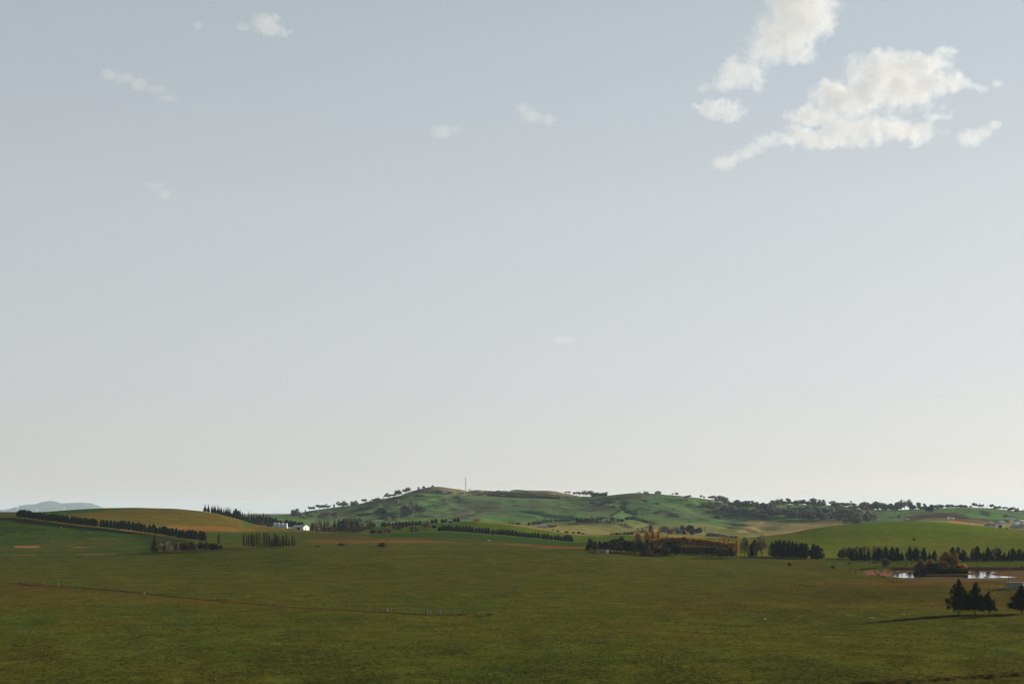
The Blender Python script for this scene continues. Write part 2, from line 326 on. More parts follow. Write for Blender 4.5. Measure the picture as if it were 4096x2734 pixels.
# ditch beside the left fence
paint((YY > 400) * band(PP, [60, 110, 250, 430, 700, 1200, 1500, 1700, 1800], [2332, 2338, 2345, 2357, 2386, 2431, 2445, 2457, 2458], 2.4) * (PP > 60) * (PP < 1850) * .85, C(.018, .014, .010))
paint((YY > 400) * band(PP, [90, 280], [2343, 2346], 5) * (PP > 70) * (PP < 290) * .7, C(.075, .040, .022))
paint((YY > 400) * band(PP, [60, 700, 1700], [2350, 2396, 2472], 12) * .22 * (PP < 1900), C(.11, .082, .026))
# brown worn ground in the right middle
paint((YY > 480) * (YY < 700) * sstep(2500, 2800, PP) * band(PP, [2500, 4096], [2415, 2410], 42) * sstep(.35, .6, n1) * .75, C(.080, .060, .024))
paint((YY > 620) * (YY < 760) * sstep(3200, 3300, PP) * band(PP, [3200, 4096], [2328, 2340], 9) * .75, C(.105, .076, .028))
# right-hand hill
rh = (YY > 1050) & (YY < 1990) & (PP > 2950)
paint(rh, C(.082, .112, .024)); paint(rh * sstep(.4, .65, n3) * .6, C(.105, .108, .028)); paint(rh * sstep(.5, .7, n1) * .5, C(.064, .095, .020))
paint(rh * band(PP, [3500, 3560, 3700, 3870, 4096, 4800], [2190, 2184, 2160, 2142, 2118, 2060], 1.1) * (PP > 3530) * .5, C(.17, .17, .085))
rh2 = rh * sstep(-1, 1, IMG - np.interp(PP, [3500, 3560, 3700, 3870, 4096, 4800], [2190, 2184, 2160, 2142, 2118, 2060])) * (PP > 3480)
paint(rh2 * .7, C(.088, .102, .028))
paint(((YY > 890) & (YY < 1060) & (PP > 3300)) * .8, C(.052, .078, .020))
# pond surrounds
bank = (1 - sstep(2, 9, sdp + jit * 10)) * (YY < 884)
paint(bank, C(.115, .086, .062)); paint(bank * sstep(.5, .7, n2) * .6, C(.13, .11, .07))
rim = ((YY > 720) & (YY < 884)) * sstep(3560, 3640, PP) * sstep(-2, 2, jit * 14 + np.interp(PP, [3560, 3650, 3850, 4096, 4800], [2300, 2332, 2336, 2338, 2338]) - IMG)
paint(rim * .75, C(.108, .080, .054))
paint(((YY > 720) & (YY < 884)) * (PP > 3455) * (PP < 3600) * sstep(0, 3, 16 - np.abs(IMG - 2290) - (3600 - PP) * .06), C(.17, .115, .085))
paint(((YY > 866) & (YY < 889)) * (PP > 3560), C(.030, .026, .018))  # face of the far bank, its shade put into the colour
# far hill
fh = (YY > 2020) & (YY < 4300)
paint(fh, C(.060, .130, .055)); paint(fh * sstep(.42, .65, n3) * .5, C(.085, .140, .050)); paint(fh * sstep(.5, .7, n1) * .45, C(.075, .085, .062))
n5 = fbm(XX / 16, YY / 34, 51, 4); paint(fh * sstep(.52, .72, n5) * .45, C(.030, .055, .030)); paint(fh * sstep(.6, .75, fbm(XX / 45, YY / 120, 53, 4)) * .5, C(.050, .060, .045))
vl = fh * (YY < 2560) * (PP > 2020) * (PP < 3420) * sstep(2082, 2112, IMG + jit * 20)
paint(vl * .9, C(.150, .150, .068)); paint(vl * sstep(.5, .66, n1) * .7, C(.085, .115, .042))
paint((fh & (YY > 3380)) * .9, C(.105, .108, .072))
def blob(px, py, rx, ry, rot=0.0, soft=.5):
    a = math.radians(rot); dx = PP - px; dy = IMG - py; u = (dx * math.cos(a) + dy * math.sin(a)) / rx; v = (-dx * math.sin(a) + dy * math.cos(a)) / ry
    return 1 - sstep(1 - soft, 1 + soft, np.hypot(u, v) + jit * 1.6)
brk_shade = C(.022, .026, .024)  # bracken and scrub; left-slope tree shadows are also put into this colour
for (a, b, c, d, r) in [(1850, 2008, 30, 5, 0), (1900, 2030, 45, 9, 5), (1960, 2012, 45, 6, 3), (1965, 2030, 30, 8, 0), (1845, 2055, 38, 17, -5), (1815, 2036, 26, 7, 0), (2055, 2003, 16, 4, 0), (2060, 2022, 18, 3, 0), (2230, 2024, 12, 3, 0),
                        (2420, 2008, 62, 7, -14), (2385, 2022, 40, 6, -12), (2450, 2026, 42, 5, 4), (2500, 1990, 34, 5, 0), (2370, 2040, 30, 4, -6), (2580, 2003, 26, 6, 12), (2625, 2012, 24, 4, 6), (2640, 2046, 24, 6, -8), (2690, 2062, 30, 8, -6), (2672, 2050, 30, 5, 8),
                        (2820, 2022, 22, 5, 0), (2765, 2018, 16, 3, 0), (2880, 2062, 26, 7, 0), (2935, 2060, 18, 4, 0), (2595, 2037, 8, 2.5, 0), (2545, 2040, 7, 2, 0), (2760, 2086, 12, 2, 0), (2720, 1999, 24, 2.5, 0),
                        (1300, 2062, 40, 12, -10), (1420, 2044, 60, 6, -14), (1720, 2022, 45, 6, -8), (1560, 2060, 60, 8, 0), (2600, 1975, 40, 3, 0)]:
    paint(fh * (YY < 3300) * blob(a, b, c, d, r) * .88, brk_shade)
for (a, b, c, d, r, w) in [(2400, 2015, 150, 34, -6, .5), (2690, 2050, 120, 30, 0, .45), (1900, 2030, 130, 36, 0, .5), (1450, 2040, 180, 22, -12, .45), (2880, 2050, 110, 22, 0, .35), (2150, 2020, 120, 26, 0, .3)]:
    paint(fh * (YY < 3300) * blob(a, b, c, d, r, .8) * w, C(.060, .064, .052))
# mounds in the valley at right
for (a, b, c, d, r) in [(3020, 2108, 70, 8, -12), (3120, 2130, 110, 7, -7), (3280, 2095, 120, 12, 0), (3060, 2090, 60, 6, 0)]:
    paint(fh * blob(a, b, c, d, r, .6) * .8, C(.215, .18, .115))
paint(fh * blob(3075, 2114, 38, 9, 0) * .8, C(.06, .095, .045))
# earthworks and the estate at far right
ew = C(.042, .030, .030)
for (a, b, c, d, r) in [(3740, 2062, 105, 11, -2), (3690, 2070, 90, 8, -9), (3820, 2068, 60, 8, 6)]: paint(fh * blob(a, b, c, d, r, .3), ew)
paint(fh * blob(3800, 2079, 170, 4.5, 2, .4) * .9, C(.115, .060, .048)); paint(fh * blob(3960, 2079, 150, 3.2, 4, .4) * .85, ew)
paint(fh * blob(3940, 2053, 24, 9, 25, .3) * .9, C(.022, .03, .024)); paint(fh * blob(3890, 2094, 120, 5, 6, .5) * .9, C(.21, .165, .085))
paint(fh * (PP > 3960) * (IMG > 2082) * .6, C(.20, .19, .11))
paint(clod * .8, C(.026, .020, .012))
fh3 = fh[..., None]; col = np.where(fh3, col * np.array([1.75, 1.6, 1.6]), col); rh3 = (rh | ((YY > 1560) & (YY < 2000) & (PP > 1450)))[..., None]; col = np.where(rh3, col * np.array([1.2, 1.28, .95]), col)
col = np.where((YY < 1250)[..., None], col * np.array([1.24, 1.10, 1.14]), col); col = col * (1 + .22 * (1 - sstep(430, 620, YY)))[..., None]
col *= (0.86 + 0.28 * n4)[..., None]; lum_ = col.mean(-1, keepdims=True); col = np.clip(lum_ + (col - lum_) * 1.22, .003, 1) * np.array([.97, .90, .84])
ny, nx = ZG.shape
V = np.stack([XX, YY, ZG], -1).reshape(-1, 3)
idx = np.arange(ny * nx).reshape(ny, nx)
Fc = np.stack([idx[:-1, :-1], idx[:-1, 1:], idx[1:, 1:], idx[1:, :-1]], -1).reshape(-1, 4)
gm_, nt, b = nodes('ground'); N = nt.nodes; L = nt.links
at = N.new('ShaderNodeAttribute'); at.attribute_name = 'field'
tc = N.new('ShaderNodeTexCoord')
def noi(sc, det, st=None):
    n = N.new('ShaderNodeTexNoise'); n.inputs['Scale'].default_value = sc; n.inputs['Detail'].default_value = det
    if st:
        mp = N.new('ShaderNodeMapping'); mp.inputs['Scale'].default_value = st; L.new(tc.outputs['Object'], mp.inputs[0]); L.new(mp.outputs[0], n.inputs['Vector'])
    else: L.new(tc.outputs['Object'], n.inputs['Vector'])
    return n
na = noi(0.55, 6); nb = noi(0.09, 6); nc = noi(2.6, 4)
def mr(src, a, b_, c, d):
    m = N.new('ShaderNodeMapRange'); m.inputs[1].default_value = a; m.inputs[2].default_value = b_; m.inputs[3].default_value = c; m.inputs[4].default_value = d
    L.new(src, m.inputs[0]); return m
m1 = mr(na.outputs['Fac'], .34, .60, .72, 1.13); m4_ = mr(nc.outputs['Fac'], .36, .60, .68, 1.17); m2 = mr(nb.outputs['Fac'], .3, .7, .78, 1.22)
mm = N.new('ShaderNodeMath'); mm.operation = 'MULTIPLY'; L.new(m1.outputs[0], mm.inputs[0]); mm2 = N.new('ShaderNodeMath'); mm2.operation = 'MULTIPLY'; L.new(m2.outputs[0], mm2.inputs[0]); L.new(m4_.outputs[0], mm2.inputs[1]); L.new(mm2.outputs[0], mm.inputs[1])
vs = N.new('ShaderNodeVectorMath'); vs.operation = 'SCALE'; L.new(at.outputs['Color'], vs.inputs[0]); L.new(mm.outputs[0], vs.inputs['Scale'])
hsn = N.new('ShaderNodeHueSaturation'); m3 = mr(noi(0.035, 5).outputs['Fac'], .3, .7, .475, .525); L.new(m3.outputs[0], hsn.inputs['Hue']); L.new(vs.outputs[0], hsn.inputs['Color'])
L.new(hsn.outputs[0], b.inputs['Base Color']); b.inputs['Roughness'].default_value = 1.0; b.inputs['Specular IOR Level'].default_value = 0.0
bp = N.new('ShaderNodeBump'); bp.inputs['Distance'].default_value = 0.35; bp.inputs['Strength'].default_value = 0.55; L.new(na.outputs['Fac'], bp.inputs['Height']); L.new(bp.outputs[0], b.inputs['Normal'])
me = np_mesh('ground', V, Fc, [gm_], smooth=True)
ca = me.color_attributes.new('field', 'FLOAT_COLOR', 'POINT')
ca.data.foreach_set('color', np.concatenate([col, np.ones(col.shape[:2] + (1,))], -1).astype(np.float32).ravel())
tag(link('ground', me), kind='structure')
# water of the farm dam
wm, nt, b = nodes('water'); b.inputs['Base Color'].default_value = (.03, .035, .03, 1); b.inputs['Roughness'].default_value = 0.05; b.inputs['IOR'].default_value = 1.33; b.inputs['Specular IOR Level'].default_value = 0.5
b.inputs['Metallic'].default_value = 0.0
wn = nt.nodes.new('ShaderNodeTexNoise'); wn.inputs['Scale'].default_value = 1.2; wtc = nt.nodes.new('ShaderNodeTexCoord'); nt.links.new(wtc.outputs['Object'], wn.inputs['Vector'])
wb = nt.nodes.new('ShaderNodeBump'); wb.inputs['Strength'].default_value = 0.18; wb.inputs['Distance'].default_value = 0.05
nt.links.new(wn.outputs['Fac'], wb.inputs['Height']); nt.links.new(wb.outputs[0], b.inputs['Normal'])
bm = bmesh.new(); cxp = sum(p[0] for p in POND) / len(POND); cyp = sum(p[1] for p in POND) / len(POND)
vs_ = []
for (x, y) in POND: vs_.append(bm.verts.new((x + (2.2 if x > cxp else -2.2), y + (1.6 if y > cyp else -1.6), -35.3)))
bm.faces.new(vs_); me = bpy.data.meshes.new('water'); bm.to_mesh(me); me.materials.append(wm); tag(link('water', me), kind='structure')
# distant blue range, its own ridge beyond everything
mx_ = np.array([-300, -100, 0, 30, 68.6, 104, 143, 167, 194, 215, 247, 283, 328, 367, 396, 417, 450, 520]); my_ = np.array([2052, 2044, 2038.6, 2035.6, 2025, 2016, 2015, 2007, 2002, 2003, 2012, 2010, 2008, 2012, 2022, 2031, 2046, 2058])
mp_ = np.arange(-300, 521, 3.0); crest_y = np.interp(mp_, mx_, my_) + (fbm(mp_ / 4, mp_ * 0, 5, 3) - .5) * 2.2
yy_ = np.linspace(25500, 34500, 110); tt = (yy_ - 30000) / 4500
prof = np.clip(1 - np.abs(tt) ** 1.5, 0, 1)[:, None]
Zb = -30.0; X2 = (mp_[None, :] - CX) / F * yy_[:, None]; top = (HY - crest_y)[None, :] / F * 30000
Z2 = Zb + (top - Zb) * prof + (fbm(X2 / 700, yy_[:, None] / 900 + X2 * 0, 77, 5) - .5) * 130 * prof * (1 - prof) * 4
Vm = np.stack([X2, yy_[:, None] + X2 * 0, Z2], -1).reshape(-1, 3); ii = np.arange(Z2.size).reshape(Z2.shape)
Fm = np.stack([ii[:-1, :-1], ii[:-1, 1:], ii[1:, 1:], ii[1:, :-1]], -1).reshape(-1, 4)
mt_m = mat('mountain_forest', (.045, .055, .04), 1.0, .5, .0015)
tag(link('hills', np_mesh('hills', Vm, Fm, [mt_m], smooth=True)), kind='structure')
# ------------------------------------------------------------------ trees: unit shapes (height 1, width 1, foot at z = 0)
rng = np.random.default_rng(5)
def leaves(P, size, up=0.0, rg=None):
    """one small two-triangle leaf clump at every point"""
    rg = rg or rng; n = len(P); s = size * rg.uniform(.6, 1.35, n)[:, None]
    a = rg.normal(size=(n, 3)); a[:, 2] *= (1 - up); a /= np.linalg.norm(a, axis=1)[:, None]
    b = np.cross(a, rg.normal(size=(n, 3))); b /= np.linalg.norm(b, axis=1)[:, None] + 1e-9
    V = np.stack([P - a * s, P + b * s * .62, P + a * s, P - b * s * .62], 1).reshape(-1, 3)
    return V, np.arange(4 * n).reshape(n, 4)
def tubes(segs, n=5):
    V = []; Fq = []; k = 0
    for a, b, r0, r1 in segs:
        a = np.array(a, float); b = np.array(b, float); d = b - a; d /= np.linalg.norm(d) + 1e-9
        u = np.cross(d, [0.31, 0.9, 0.2]); u /= np.linalg.norm(u); w = np.cross(d, u)
        for p, r in ((a, r0), (b, r1)):
            for i in range(n):
                t = 2 * math.pi * i / n; V.append(p + (u * math.cos(t) + w * math.sin(t)) * r)
        Fq += [(k + i, k + (i + 1) % n, k + n + (i + 1) % n, k + n + i) for i in range(n)]; k += 2 * n
    return np.array(V), np.array(Fq)
def lump(z, th, sd): # lobes round a crown
    return fbm(np.cos(th) * 2.1 + 5 + z * 1.5, np.sin(th) * 2.1 + 9 + z * 5.0, sd, 3)
def shell(prof, n, sd, z0=.06, z1=1.0, rough=.34, inner=.55):
    rg = np.random.default_rng(sd); zs = np.linspace(0, 1, 200); pr = np.array([prof(z) for z in zs]); c = np.cumsum(pr + .05); c /= c[-1]
    z = np.interp(rg.uniform(0, 1, n), c, zs); th = rg.uniform(0, 2 * math.pi, n)
    r = np.interp(z, zs, pr) * (1 - rough + rough * 1.7 * lump(z, th, sd)) * (inner + (1 - inner) * rg.uniform(0, 1, n) ** .4)
    return np.stack([np.cos(th) * r * .5, np.sin(th) * r * .5, z0 + (z1 - z0) * z], -1)
def core(prof, sd, z0, z1, k=.72, nz=9, nt=10):
    """closed inner mass of foliage so that no crown is see-through where it is dense"""
    V = []; F_ = []
    for i in range(nz):
        z = i / (nz - 1); r = max(prof(min(max(z, .03), .97)), .03) * .5 * k
        for j in range(nt):
            t = 2 * math.pi * j / nt; q = r * (.85 + .3 * float(vnoise(np.array([math.cos(t) * 2 + 7]), np.array([math.sin(t) * 2 + z * 6 + 7]), sd)[0]))
            V.append((math.cos(t) * q, math.sin(t) * q, z0 + (z1 - z0) * (.04 + z * .9)))
    for i in range(nz - 1):
        for j in range(nt): F_.append((i * nt + j, i * nt + (j + 1) % nt, (i + 1) * nt + (j + 1) % nt, (i + 1) * nt + j))
    return np.array(V), np.array(F_)
def join(*vf):
    V = []; Fq = []; k = 0
    for v, f in vf: V.append(v); Fq.append(f + k); k += len(v)
    return np.concatenate(V), np.concatenate(Fq)
def bend(V, sd, amt):
    """lean and unevenness so that no two variants share an outline"""
    a, b = np.random.default_rng(sd).normal(size=2) * amt; V = V.copy(); V[:, 0] += a * V[:, 2] ** 2; V[:, 1] += b * V[:, 2] ** 2; return V
p_cyp = lambda z: min(1.0, (z / .10) ** .6 if z < .10 else 1.0) * (max(0, 1 - ((z - .25) / .78) ** 2.1) ** .75 if z > .25 else 1.0)
p_pine = lambda z: (.80 + z * 1.0 if z < .2 else 1.0) * max(0, 1 - max(z - .12, 0) / .9) ** .62
p_cone = lambda z: (.7 + 1.5 * z if z < .2 else 1.0) * max(0, 1 - z) ** .8 * 1.12
p_col = lambda z: (z / .16) ** .5 if z < .16 else (1.0 if z < .5 else max(0, 1 - ((z - .5) / .52) ** 2) ** .6)
p_dome = lambda z: math.sqrt(max(0, 1 - ((z - .42) / (.58 if z > .42 else .60)) ** 2)) if z < 1 else 0
p_round = lambda z: (.72 + 1.4 * z if z < .2 else 1.0) * max(0, 1 - (max(z - .15, 0) / .88) ** 1.35) ** .62
p_front = lambda z: (.86 + .8 * z if z < .18 else 1.0) * max(0, 1 - max(z - .1, 0) / .92) ** .72
p_bush = lambda z: math.sqrt(max(0, 1 - (max(z - .2, 0) / .8) ** 2)) * (1 if z > .08 else .85)
def simple(prof, n, size, sd, z0, k=.72, rough=.34, trunk=.035, twin=False, inner=.55):
    P = shell(prof, n, sd, z0, 1.0, rough, inner); cr = join(leaves(P, size, rg=np.random.default_rng(sd + 1)), core(prof, sd, z0, 1.0, k)) if k else leaves(P, size, rg=np.random.default_rng(sd + 1))
    cr = (bend(cr[0], sd, .02), cr[1])
    tr = tubes([((0, 0, -.03), (0, 0, .55), trunk, trunk * .5)]) if not twin else tubes([((-.03, 0, -.03), (-.05, 0, .5), trunk * .7, trunk * .4), ((.03, .01, -.03), (.07, 0, .45), trunk * .7, trunk * .4)])
    return cr, tr
def lobed(n, size, sd, lobes, spread, z0, z1, lr, trunk=.03, dens=1.0, flat=.75, z_trunk=None, kcore=.55, limb=True, low=.72):
    """separate leaf masses carried on limbs, gaps between them"""
    rg = np.random.default_rng(sd); P = []; segs = []; cs = []; zt = z_trunk or z0 * .75
    segs.append(((0, 0, -.03), (rg.normal() * .02, rg.normal() * .02, zt), trunk, trunk * .75))
    for i in range(lobes):
        th = 2 * math.pi * (i / lobes) + rg.uniform(-.4, .4); rr = spread * math.sqrt(rg.uniform(.05, 1)) * .5
        q = rr / (spread * .5); zc = z0 + (z1 - z0) * (1 - q * q * .5) * (1 - (1 - low) * rg.uniform(0, 1)); c = np.array([math.cos(th) * rr, math.sin(th) * rr, zc])
        r = lr * rg.uniform(.7, 1.25); zc = min(zc, 1 - r * flat * .9); c[2] = zc; cs.append((c, r))
        m = int(n / lobes * (r / lr) ** 2 * dens); d = rg.normal(size=(m, 3)); d /= np.linalg.norm(d, axis=1)[:, None]
        P.append(c + d * (r * rg.uniform(.45, 1.08, m) ** .6)[:, None] * np.array([1, 1, flat]))
        if limb:
            a = np.array([0, 0, zt * rg.uniform(.75, 1)]); mid = a * .45 + c * .55 + np.array([0, 0, -.05]); segs += [(a, mid, trunk * .55, trunk * .36), (mid, c, trunk * .36, trunk * .14)]
    cr = leaves(np.concatenate(P), size, rg=rg)
    if kcore:
        for c, r in cs:
            v, f = core(lambda z: math.sqrt(max(0, 1 - (2 * z - 1) ** 2)), sd, -.5, .5, 1.0, 6, 7); v = v * 2 * np.array([1, 1, flat]) * r * kcore + c; cr = join(cr, (v, f))
    return cr, tubes(segs)
def twiggy(sd, depth=5, n_leaf=0, size=.02, start=.18, spread=.55, r0=.022, upright=.5, rb=3):
    rg = np.random.default_rng(sd); segs = []; tips = []
    def grow(p, d, l, r, k):
        q = p + d * l; segs.append((p, q, r, r * .7))
        if k == 0: tips.append(q); return
        for i in range(rb if k < depth else rb + 1):
            nd = d * .9 + rg.normal(size=3) * spread; nd[2] += upright * .35; nd /= np.linalg.norm(nd); grow(q, nd, l * rg.uniform(.62, .85), r * .62, k - 1)
    grow(np.array([0., 0, -.02]), np.array([0, 0, 1.]), start, r0, depth)
    V, Fq = tubes(segs, 3); T = np.array(tips); s = 1 / max(V[:, 2].max(), 1e-6); w = np.percentile(np.abs(V[:, :2]), 99); sc = np.array([.5 / w, .5 / w, s]); V = V * sc; T = T * sc
    cr = None
    if n_leaf:
        P = T[rg.integers(0, len(T), n_leaf)] + rg.normal(size=(n_leaf, 3)) * .028; P[:, 2] = np.clip(P[:, 2], .05, 1.0); cr = leaves(P, size, rg=rg)
    return cr, (V, Fq)
def boughs(prof, n, size, sd, z0, nb, br, trunk=.03, twin=False, kc=.55, ragged=.5):
    rg = np.random.default_rng(sd); P = []; segs = []; cr = None; zs = np.linspace(.02, .97, 60); pr = np.array([prof(z) + .12 for z in zs]); c = np.cumsum(pr); c /= c[-1]
    for i in range(nb):
        z = float(np.interp((i + rg.uniform(0, 1)) / nb, c, zs)); env = prof(z) * .5; th = i * 2.4 + rg.uniform(-.5, .5); rr = env * rg.uniform(.35, 1.0 + ragged * .25)
        r = br * (.35 + .65 * (env / .5)) * rg.uniform(.6, 1.25); rr = max(rr - r * .5, 0); zz = z0 + (1 - z0) * z; zz = min(zz, 1 - r * .7)
        ct = np.array([math.cos(th) * rr, math.sin(th) * rr, zz]); m = max(int(n / nb * (r / br) ** 1.5 * 1.6), 12); d = rg.normal(size=(m, 3)); d /= np.linalg.norm(d, axis=1)[:, None]
        q = d * (r * rg.uniform(.2, 1.15, m) ** .7)[:, None] * np.array([1, 1, .8]); P.append(ct + q)
        if kc:
            v, f = core(lambda t: math.sqrt(max(0, 1 - (2 * t - 1) ** 2)), sd, -.5, .5, 1.0, 5, 6); v = v * 2 * np.array([1, 1, .8]) * r * kc + ct; cr = (v, f) if cr is None else join(cr, (v, f))
        segs.append(((0, 0, zz * .9), tuple(ct), trunk * .3, trunk * .1))
    P.append(np.stack([rg.normal(size=60) * .012, rg.normal(size=60) * .012, rg.uniform(.88, 1.0, 60)], -1))
    lv = leaves(np.concatenate(P), size, rg=rg); cr = join(lv, cr) if cr else lv; cr = (bend(cr[0], sd, .03), cr[1])
    if kc > .4: cr = join(cr, core(prof, sd, z0, .95, .5))
    segs += [((-.03, 0, -.03), (-.05, 0, .5), trunk * .7, trunk * .4), ((.03, .01, -.03), (.07, 0, .45), trunk * .7, trunk * .4)] if twin else [((0, 0, -.03), (0, 0, .9), trunk, trunk * .25)]
    return cr, tubes(segs)
def brushy(sd, n):
    """half bare rounded tree: fine twigs with a thin veil of leaves down to near the ground"""
    _, tw = twiggy(sd, 6, 0, 0, .05, .66, .008); P = shell(p_round, n, sd, .10, 1.0, .40, .25)
    return leaves(P, .013, rg=np.random.default_rng(sd)), tw
M = {}
M['pine'] = leaf('pine_needles', (.0055, .010, .0075), (.014, .021, .012), .08)
M['cyp'] = leaf('cypress_foliage', (.010, .016, .010), (.028, .034, .016), .15)
M['cyp_b'] = leaf('brown_cypress_foliage', (.035, .030, .014), (.07, .052, .024), .15)
M['poplar'] = leaf('poplar_leaves', (.030, .038, .012), (.10, .088, .03), .3)
M['poplar_o'] = leaf('autumn_poplar_leaves', (.21, .105, .014), (.44, .24, .035), .35)
M['gum'] = leaf('gum_leaves', (.075, .085, .075), (.20, .20, .17), .3)
M['gum_p'] = leaf('pale_gum_leaves', (.15, .15, .14), (.34, .32, .275), .3)
M['dark'] = leaf('dark_broad_leaves', (.011, .017, .010), (.036, .042, .017), .2)
M['olive'] = leaf('olive_leaves', (.034, .034, .010), (.125, .092, .028), .3)
M['rust'] = leaf('rust_leaves', (.05, .026, .013), (.11, .055, .028), .25)
M['orange'] = leaf('orange_leaves', (.22, .115, .026), (.46, .24, .055), .45)
M['gold'] = leaf('gold_willow_leaves', (.085, .055, .018), (.20, .125, .04), .3)
M['tan'] = leaf('tan_leaves', (.09, .065, .035), (.19, .13, .065), .25)
M['bark'] = mat('bark', (.06, .045, .035), .9, .3, 6); M['barkp'] = mat('pale_bark', (.30, .27, .22), .9, .3, 5); M['twig'] = mat('twig_bark', (.06, .048, .036), .9, .25, 6)
# kind -> list of (crown mesh, trunk mesh); each kind has a few variants
KIND = {}
def reg(kind, lm, bk, shapes, tl=None):
    out = []
    for i, (cr, tr) in enumerate(shapes):
        a = np_mesh(kind + '_crown', cr[0], cr[1], [M[lm]]) if cr is not None else None
        b_ = np_mesh(kind + '_trunk', tr[0], tr[1], [M[bk]])
        if cr is not None:
            v, f = join(cr, tr); mi = [0] * len(cr[1]) + [1] * len(tr[1]); c_ = np_mesh(kind + '_whole', v, f, [M[lm], M[bk]], midx=mi)
        else: c_ = b_
        out.append((a, b_, c_))
    KIND[kind] = out
reg('pine', 'pine', 'bark', [simple(p_cyp, 1500, .030, 100 + i, .10, .78, .26) for i in range(5)])
reg('cone', 'pine', 'bark', [boughs(p_cone, 2400, .024, 120 + i, .05, 40, .15, .03, kc=.6) for i in range(4)])
reg('bigpine', 'pine', 'bark', [boughs(p_round, 3600, .022, 140 + i, .05, 46, .17, .03, kc=.6) for i in range(5)])
reg('browncone', 'cyp_b', 'bark', [simple(p_cone, 2600, .022, 150, .07, .74, .35)])
reg('poplar', 'poplar', 'bark', [simple(p_col, 1500, .021, 160 + i, .06, .5, .5, .03) for i in range(4)])
reg('firepoplar', 'poplar_o', 'bark', [simple(p_col, 1700, .022, 170 + i, .05, .6, .45, .03) for i in range(3)])
reg('gum', 'gum', 'barkp', [lobed(1700, .028, 180 + i, 9 + i % 3, .76, .24, .93, .20, .026, flat=.95, kcore=.55, low=.35) for i in range(6)])
reg('gumwide', 'gum', 'bark', [lobed(2600, .026, 190 + i, 17, .76, .10, .90, .20, .03, flat=.8, kcore=.7, low=.12) for i in range(5)])
reg('palegum', 'gum_p', 'barkp', [lobed(2000, .026, 200 + i, 14, .78, .12, .90, .19, .03, flat=.8, kcore=.6, low=.12) for i in range(5)])
reg('roundtree', 'dark', 'bark', [lobed(2600, .026, 210 + i, 17, .72, .06, .84, .22, .035, flat=.85, kcore=.75, low=.3) for i in range(4)])
reg('olivetree', 'olive', 'bark', [lobed(2600, .026, 215 + i, 17, .74, .06, .84, .21, .035, flat=.9, kcore=.7, low=.3) for i in range(4)])
reg('rusttree', 'rust', 'bark', [lobed(2000, .024, 220 + i, 15, .76, .06, .86, .20, .03, flat=.9, kcore=.5, low=.3) for i in range(4)])
reg('orangetree', 'orange', 'bark', [lobed(2800, .022, 225 + i, 14, .80, .3, .88, .19, .03, flat=.8, kcore=.6) for i in range(4)])
reg('willow', 'gold', 'bark', [lobed(4200, .018, 230 + i, 20, .78, .06, .86, .20, .035, flat=.85, kcore=.6, low=.3) for i in range(4)])
reg('bush', 'olive', 'bark', [simple(p_bush, 700, .05, 240 + i, .02, .72, .4, .03) for i in range(3)])
reg('darkbush', 'dark', 'bark', [simple(p_bush, 700, .05, 245 + i, .02, .74, .45, .03) for i in range(3)])
reg('rustbush', 'rust', 'bark', [simple(p_bush, 900, .04, 250 + i, .02, .66, .45, .03) for i in range(2)])
reg('greybush', 'gum', 'bark', [simple(p_bush, 700, .045, 255 + i, .02, .66, .45, .03) for i in range(3)])
reg('twigtree', 'tan', 'twig', [brushy(260 + i, 3800) for i in range(4)])
reg('greytwig', 'gum_p', 'twig', [brushy(270 + i, 2400) for i in range(3)])
reg('baretree', 'gum_p', 'twig', [twiggy(280 + i, 4, 0, 0, .26, .5, .030) for i in range(3)])
reg('deadtree', 'gum_p', 'barkp', [twiggy(290 + i, 2, 0, 0, .38, .45, .035, .8, 2) for i in range(3)])
reg('front', 'cyp', 'bark', [boughs(p_front, 15000, .0135, 300 + i, .17, 74, .125, .03, twin=(i == 0), kc=.42, ragged=.9) for i in range(4)])

CROPS = {1: (0, 1900, 3.3557), 2: (600, 1900, 3.3557), 3: (1200, 1880, 3.3557), 4: (1800, 1880, 3.3557), 5: (2300, 1900, 3.3557), 6: (2900, 1900, 3.3557),
         7: (3396, 1950, 3.3557), 8: (3396, 2200, 3.3557), 9: (0, 2250, 2.349), 10: (1000, 2250, 2.349), 11: (2000, 2250, 2.349), 12: (3000, 2250, 2.1433), 13: (1900, 2050, 5.8725), 14: (3040, 2140, 5.8725), 15: (3440, 2200, 5.8725), 16: (3800, 2020, 7.936), 0: (0, 0, 1.0)}
def at(c, u, v): o = CROPS[c]; return u / o[2] + o[0], v / o[2] + o[1]
cnt = {}
def tree(c, u, vb, vt, w, kind, name, Y=None, sink=0.0):
    """a tree whose foot is seen at (u, vb) and whose tip at vt in crop c; returns its root"""
    s = CROPS[c][2]; px, py = at(c, u, vb); _, pt = at(c, u, vt)
    if Y is None: Y = hit(px, py); base = gpt(px, Y=Y)
    else: base = gpt(px, Y=Y)
    ztop = (HY - pt) / F * Y; h = max(ztop - base.z, 0.6) * 1.07; wd = w / s * Y / F * 1.08
    i = cnt.get(kind, 0); cnt[kind] = i + 1; var = KIND[kind][(i * 7 + 3) % len(KIND[kind])] if len(KIND[kind]) > 1 else KIND[kind][0]
    rz = R.uniform(0, 6.28); small = (py - pt) / 4.0 < 7.5
    if small:
        o = link(name, var[2]); o.location = base; o.rotation_euler = (0, 0, rz); o.scale = (wd, wd, h); return o
    o = empty(name, base, rz); o.scale = (wd, wd, h)
    if var[0]: link('crown', var[0], o)
    link('trunk', var[1], o); return o
ORD = ['zeroth', 'first', 'second', 'third', 'fourth', 'fifth', 'sixth', 'seventh', 'eighth', 'ninth', 'tenth', 'eleventh', 'twelfth', 'thirteenth', 'fourteenth', 'fifteenth', 'sixteenth', 'seventeenth', 'eighteenth', 'nineteenth', 'twentieth']
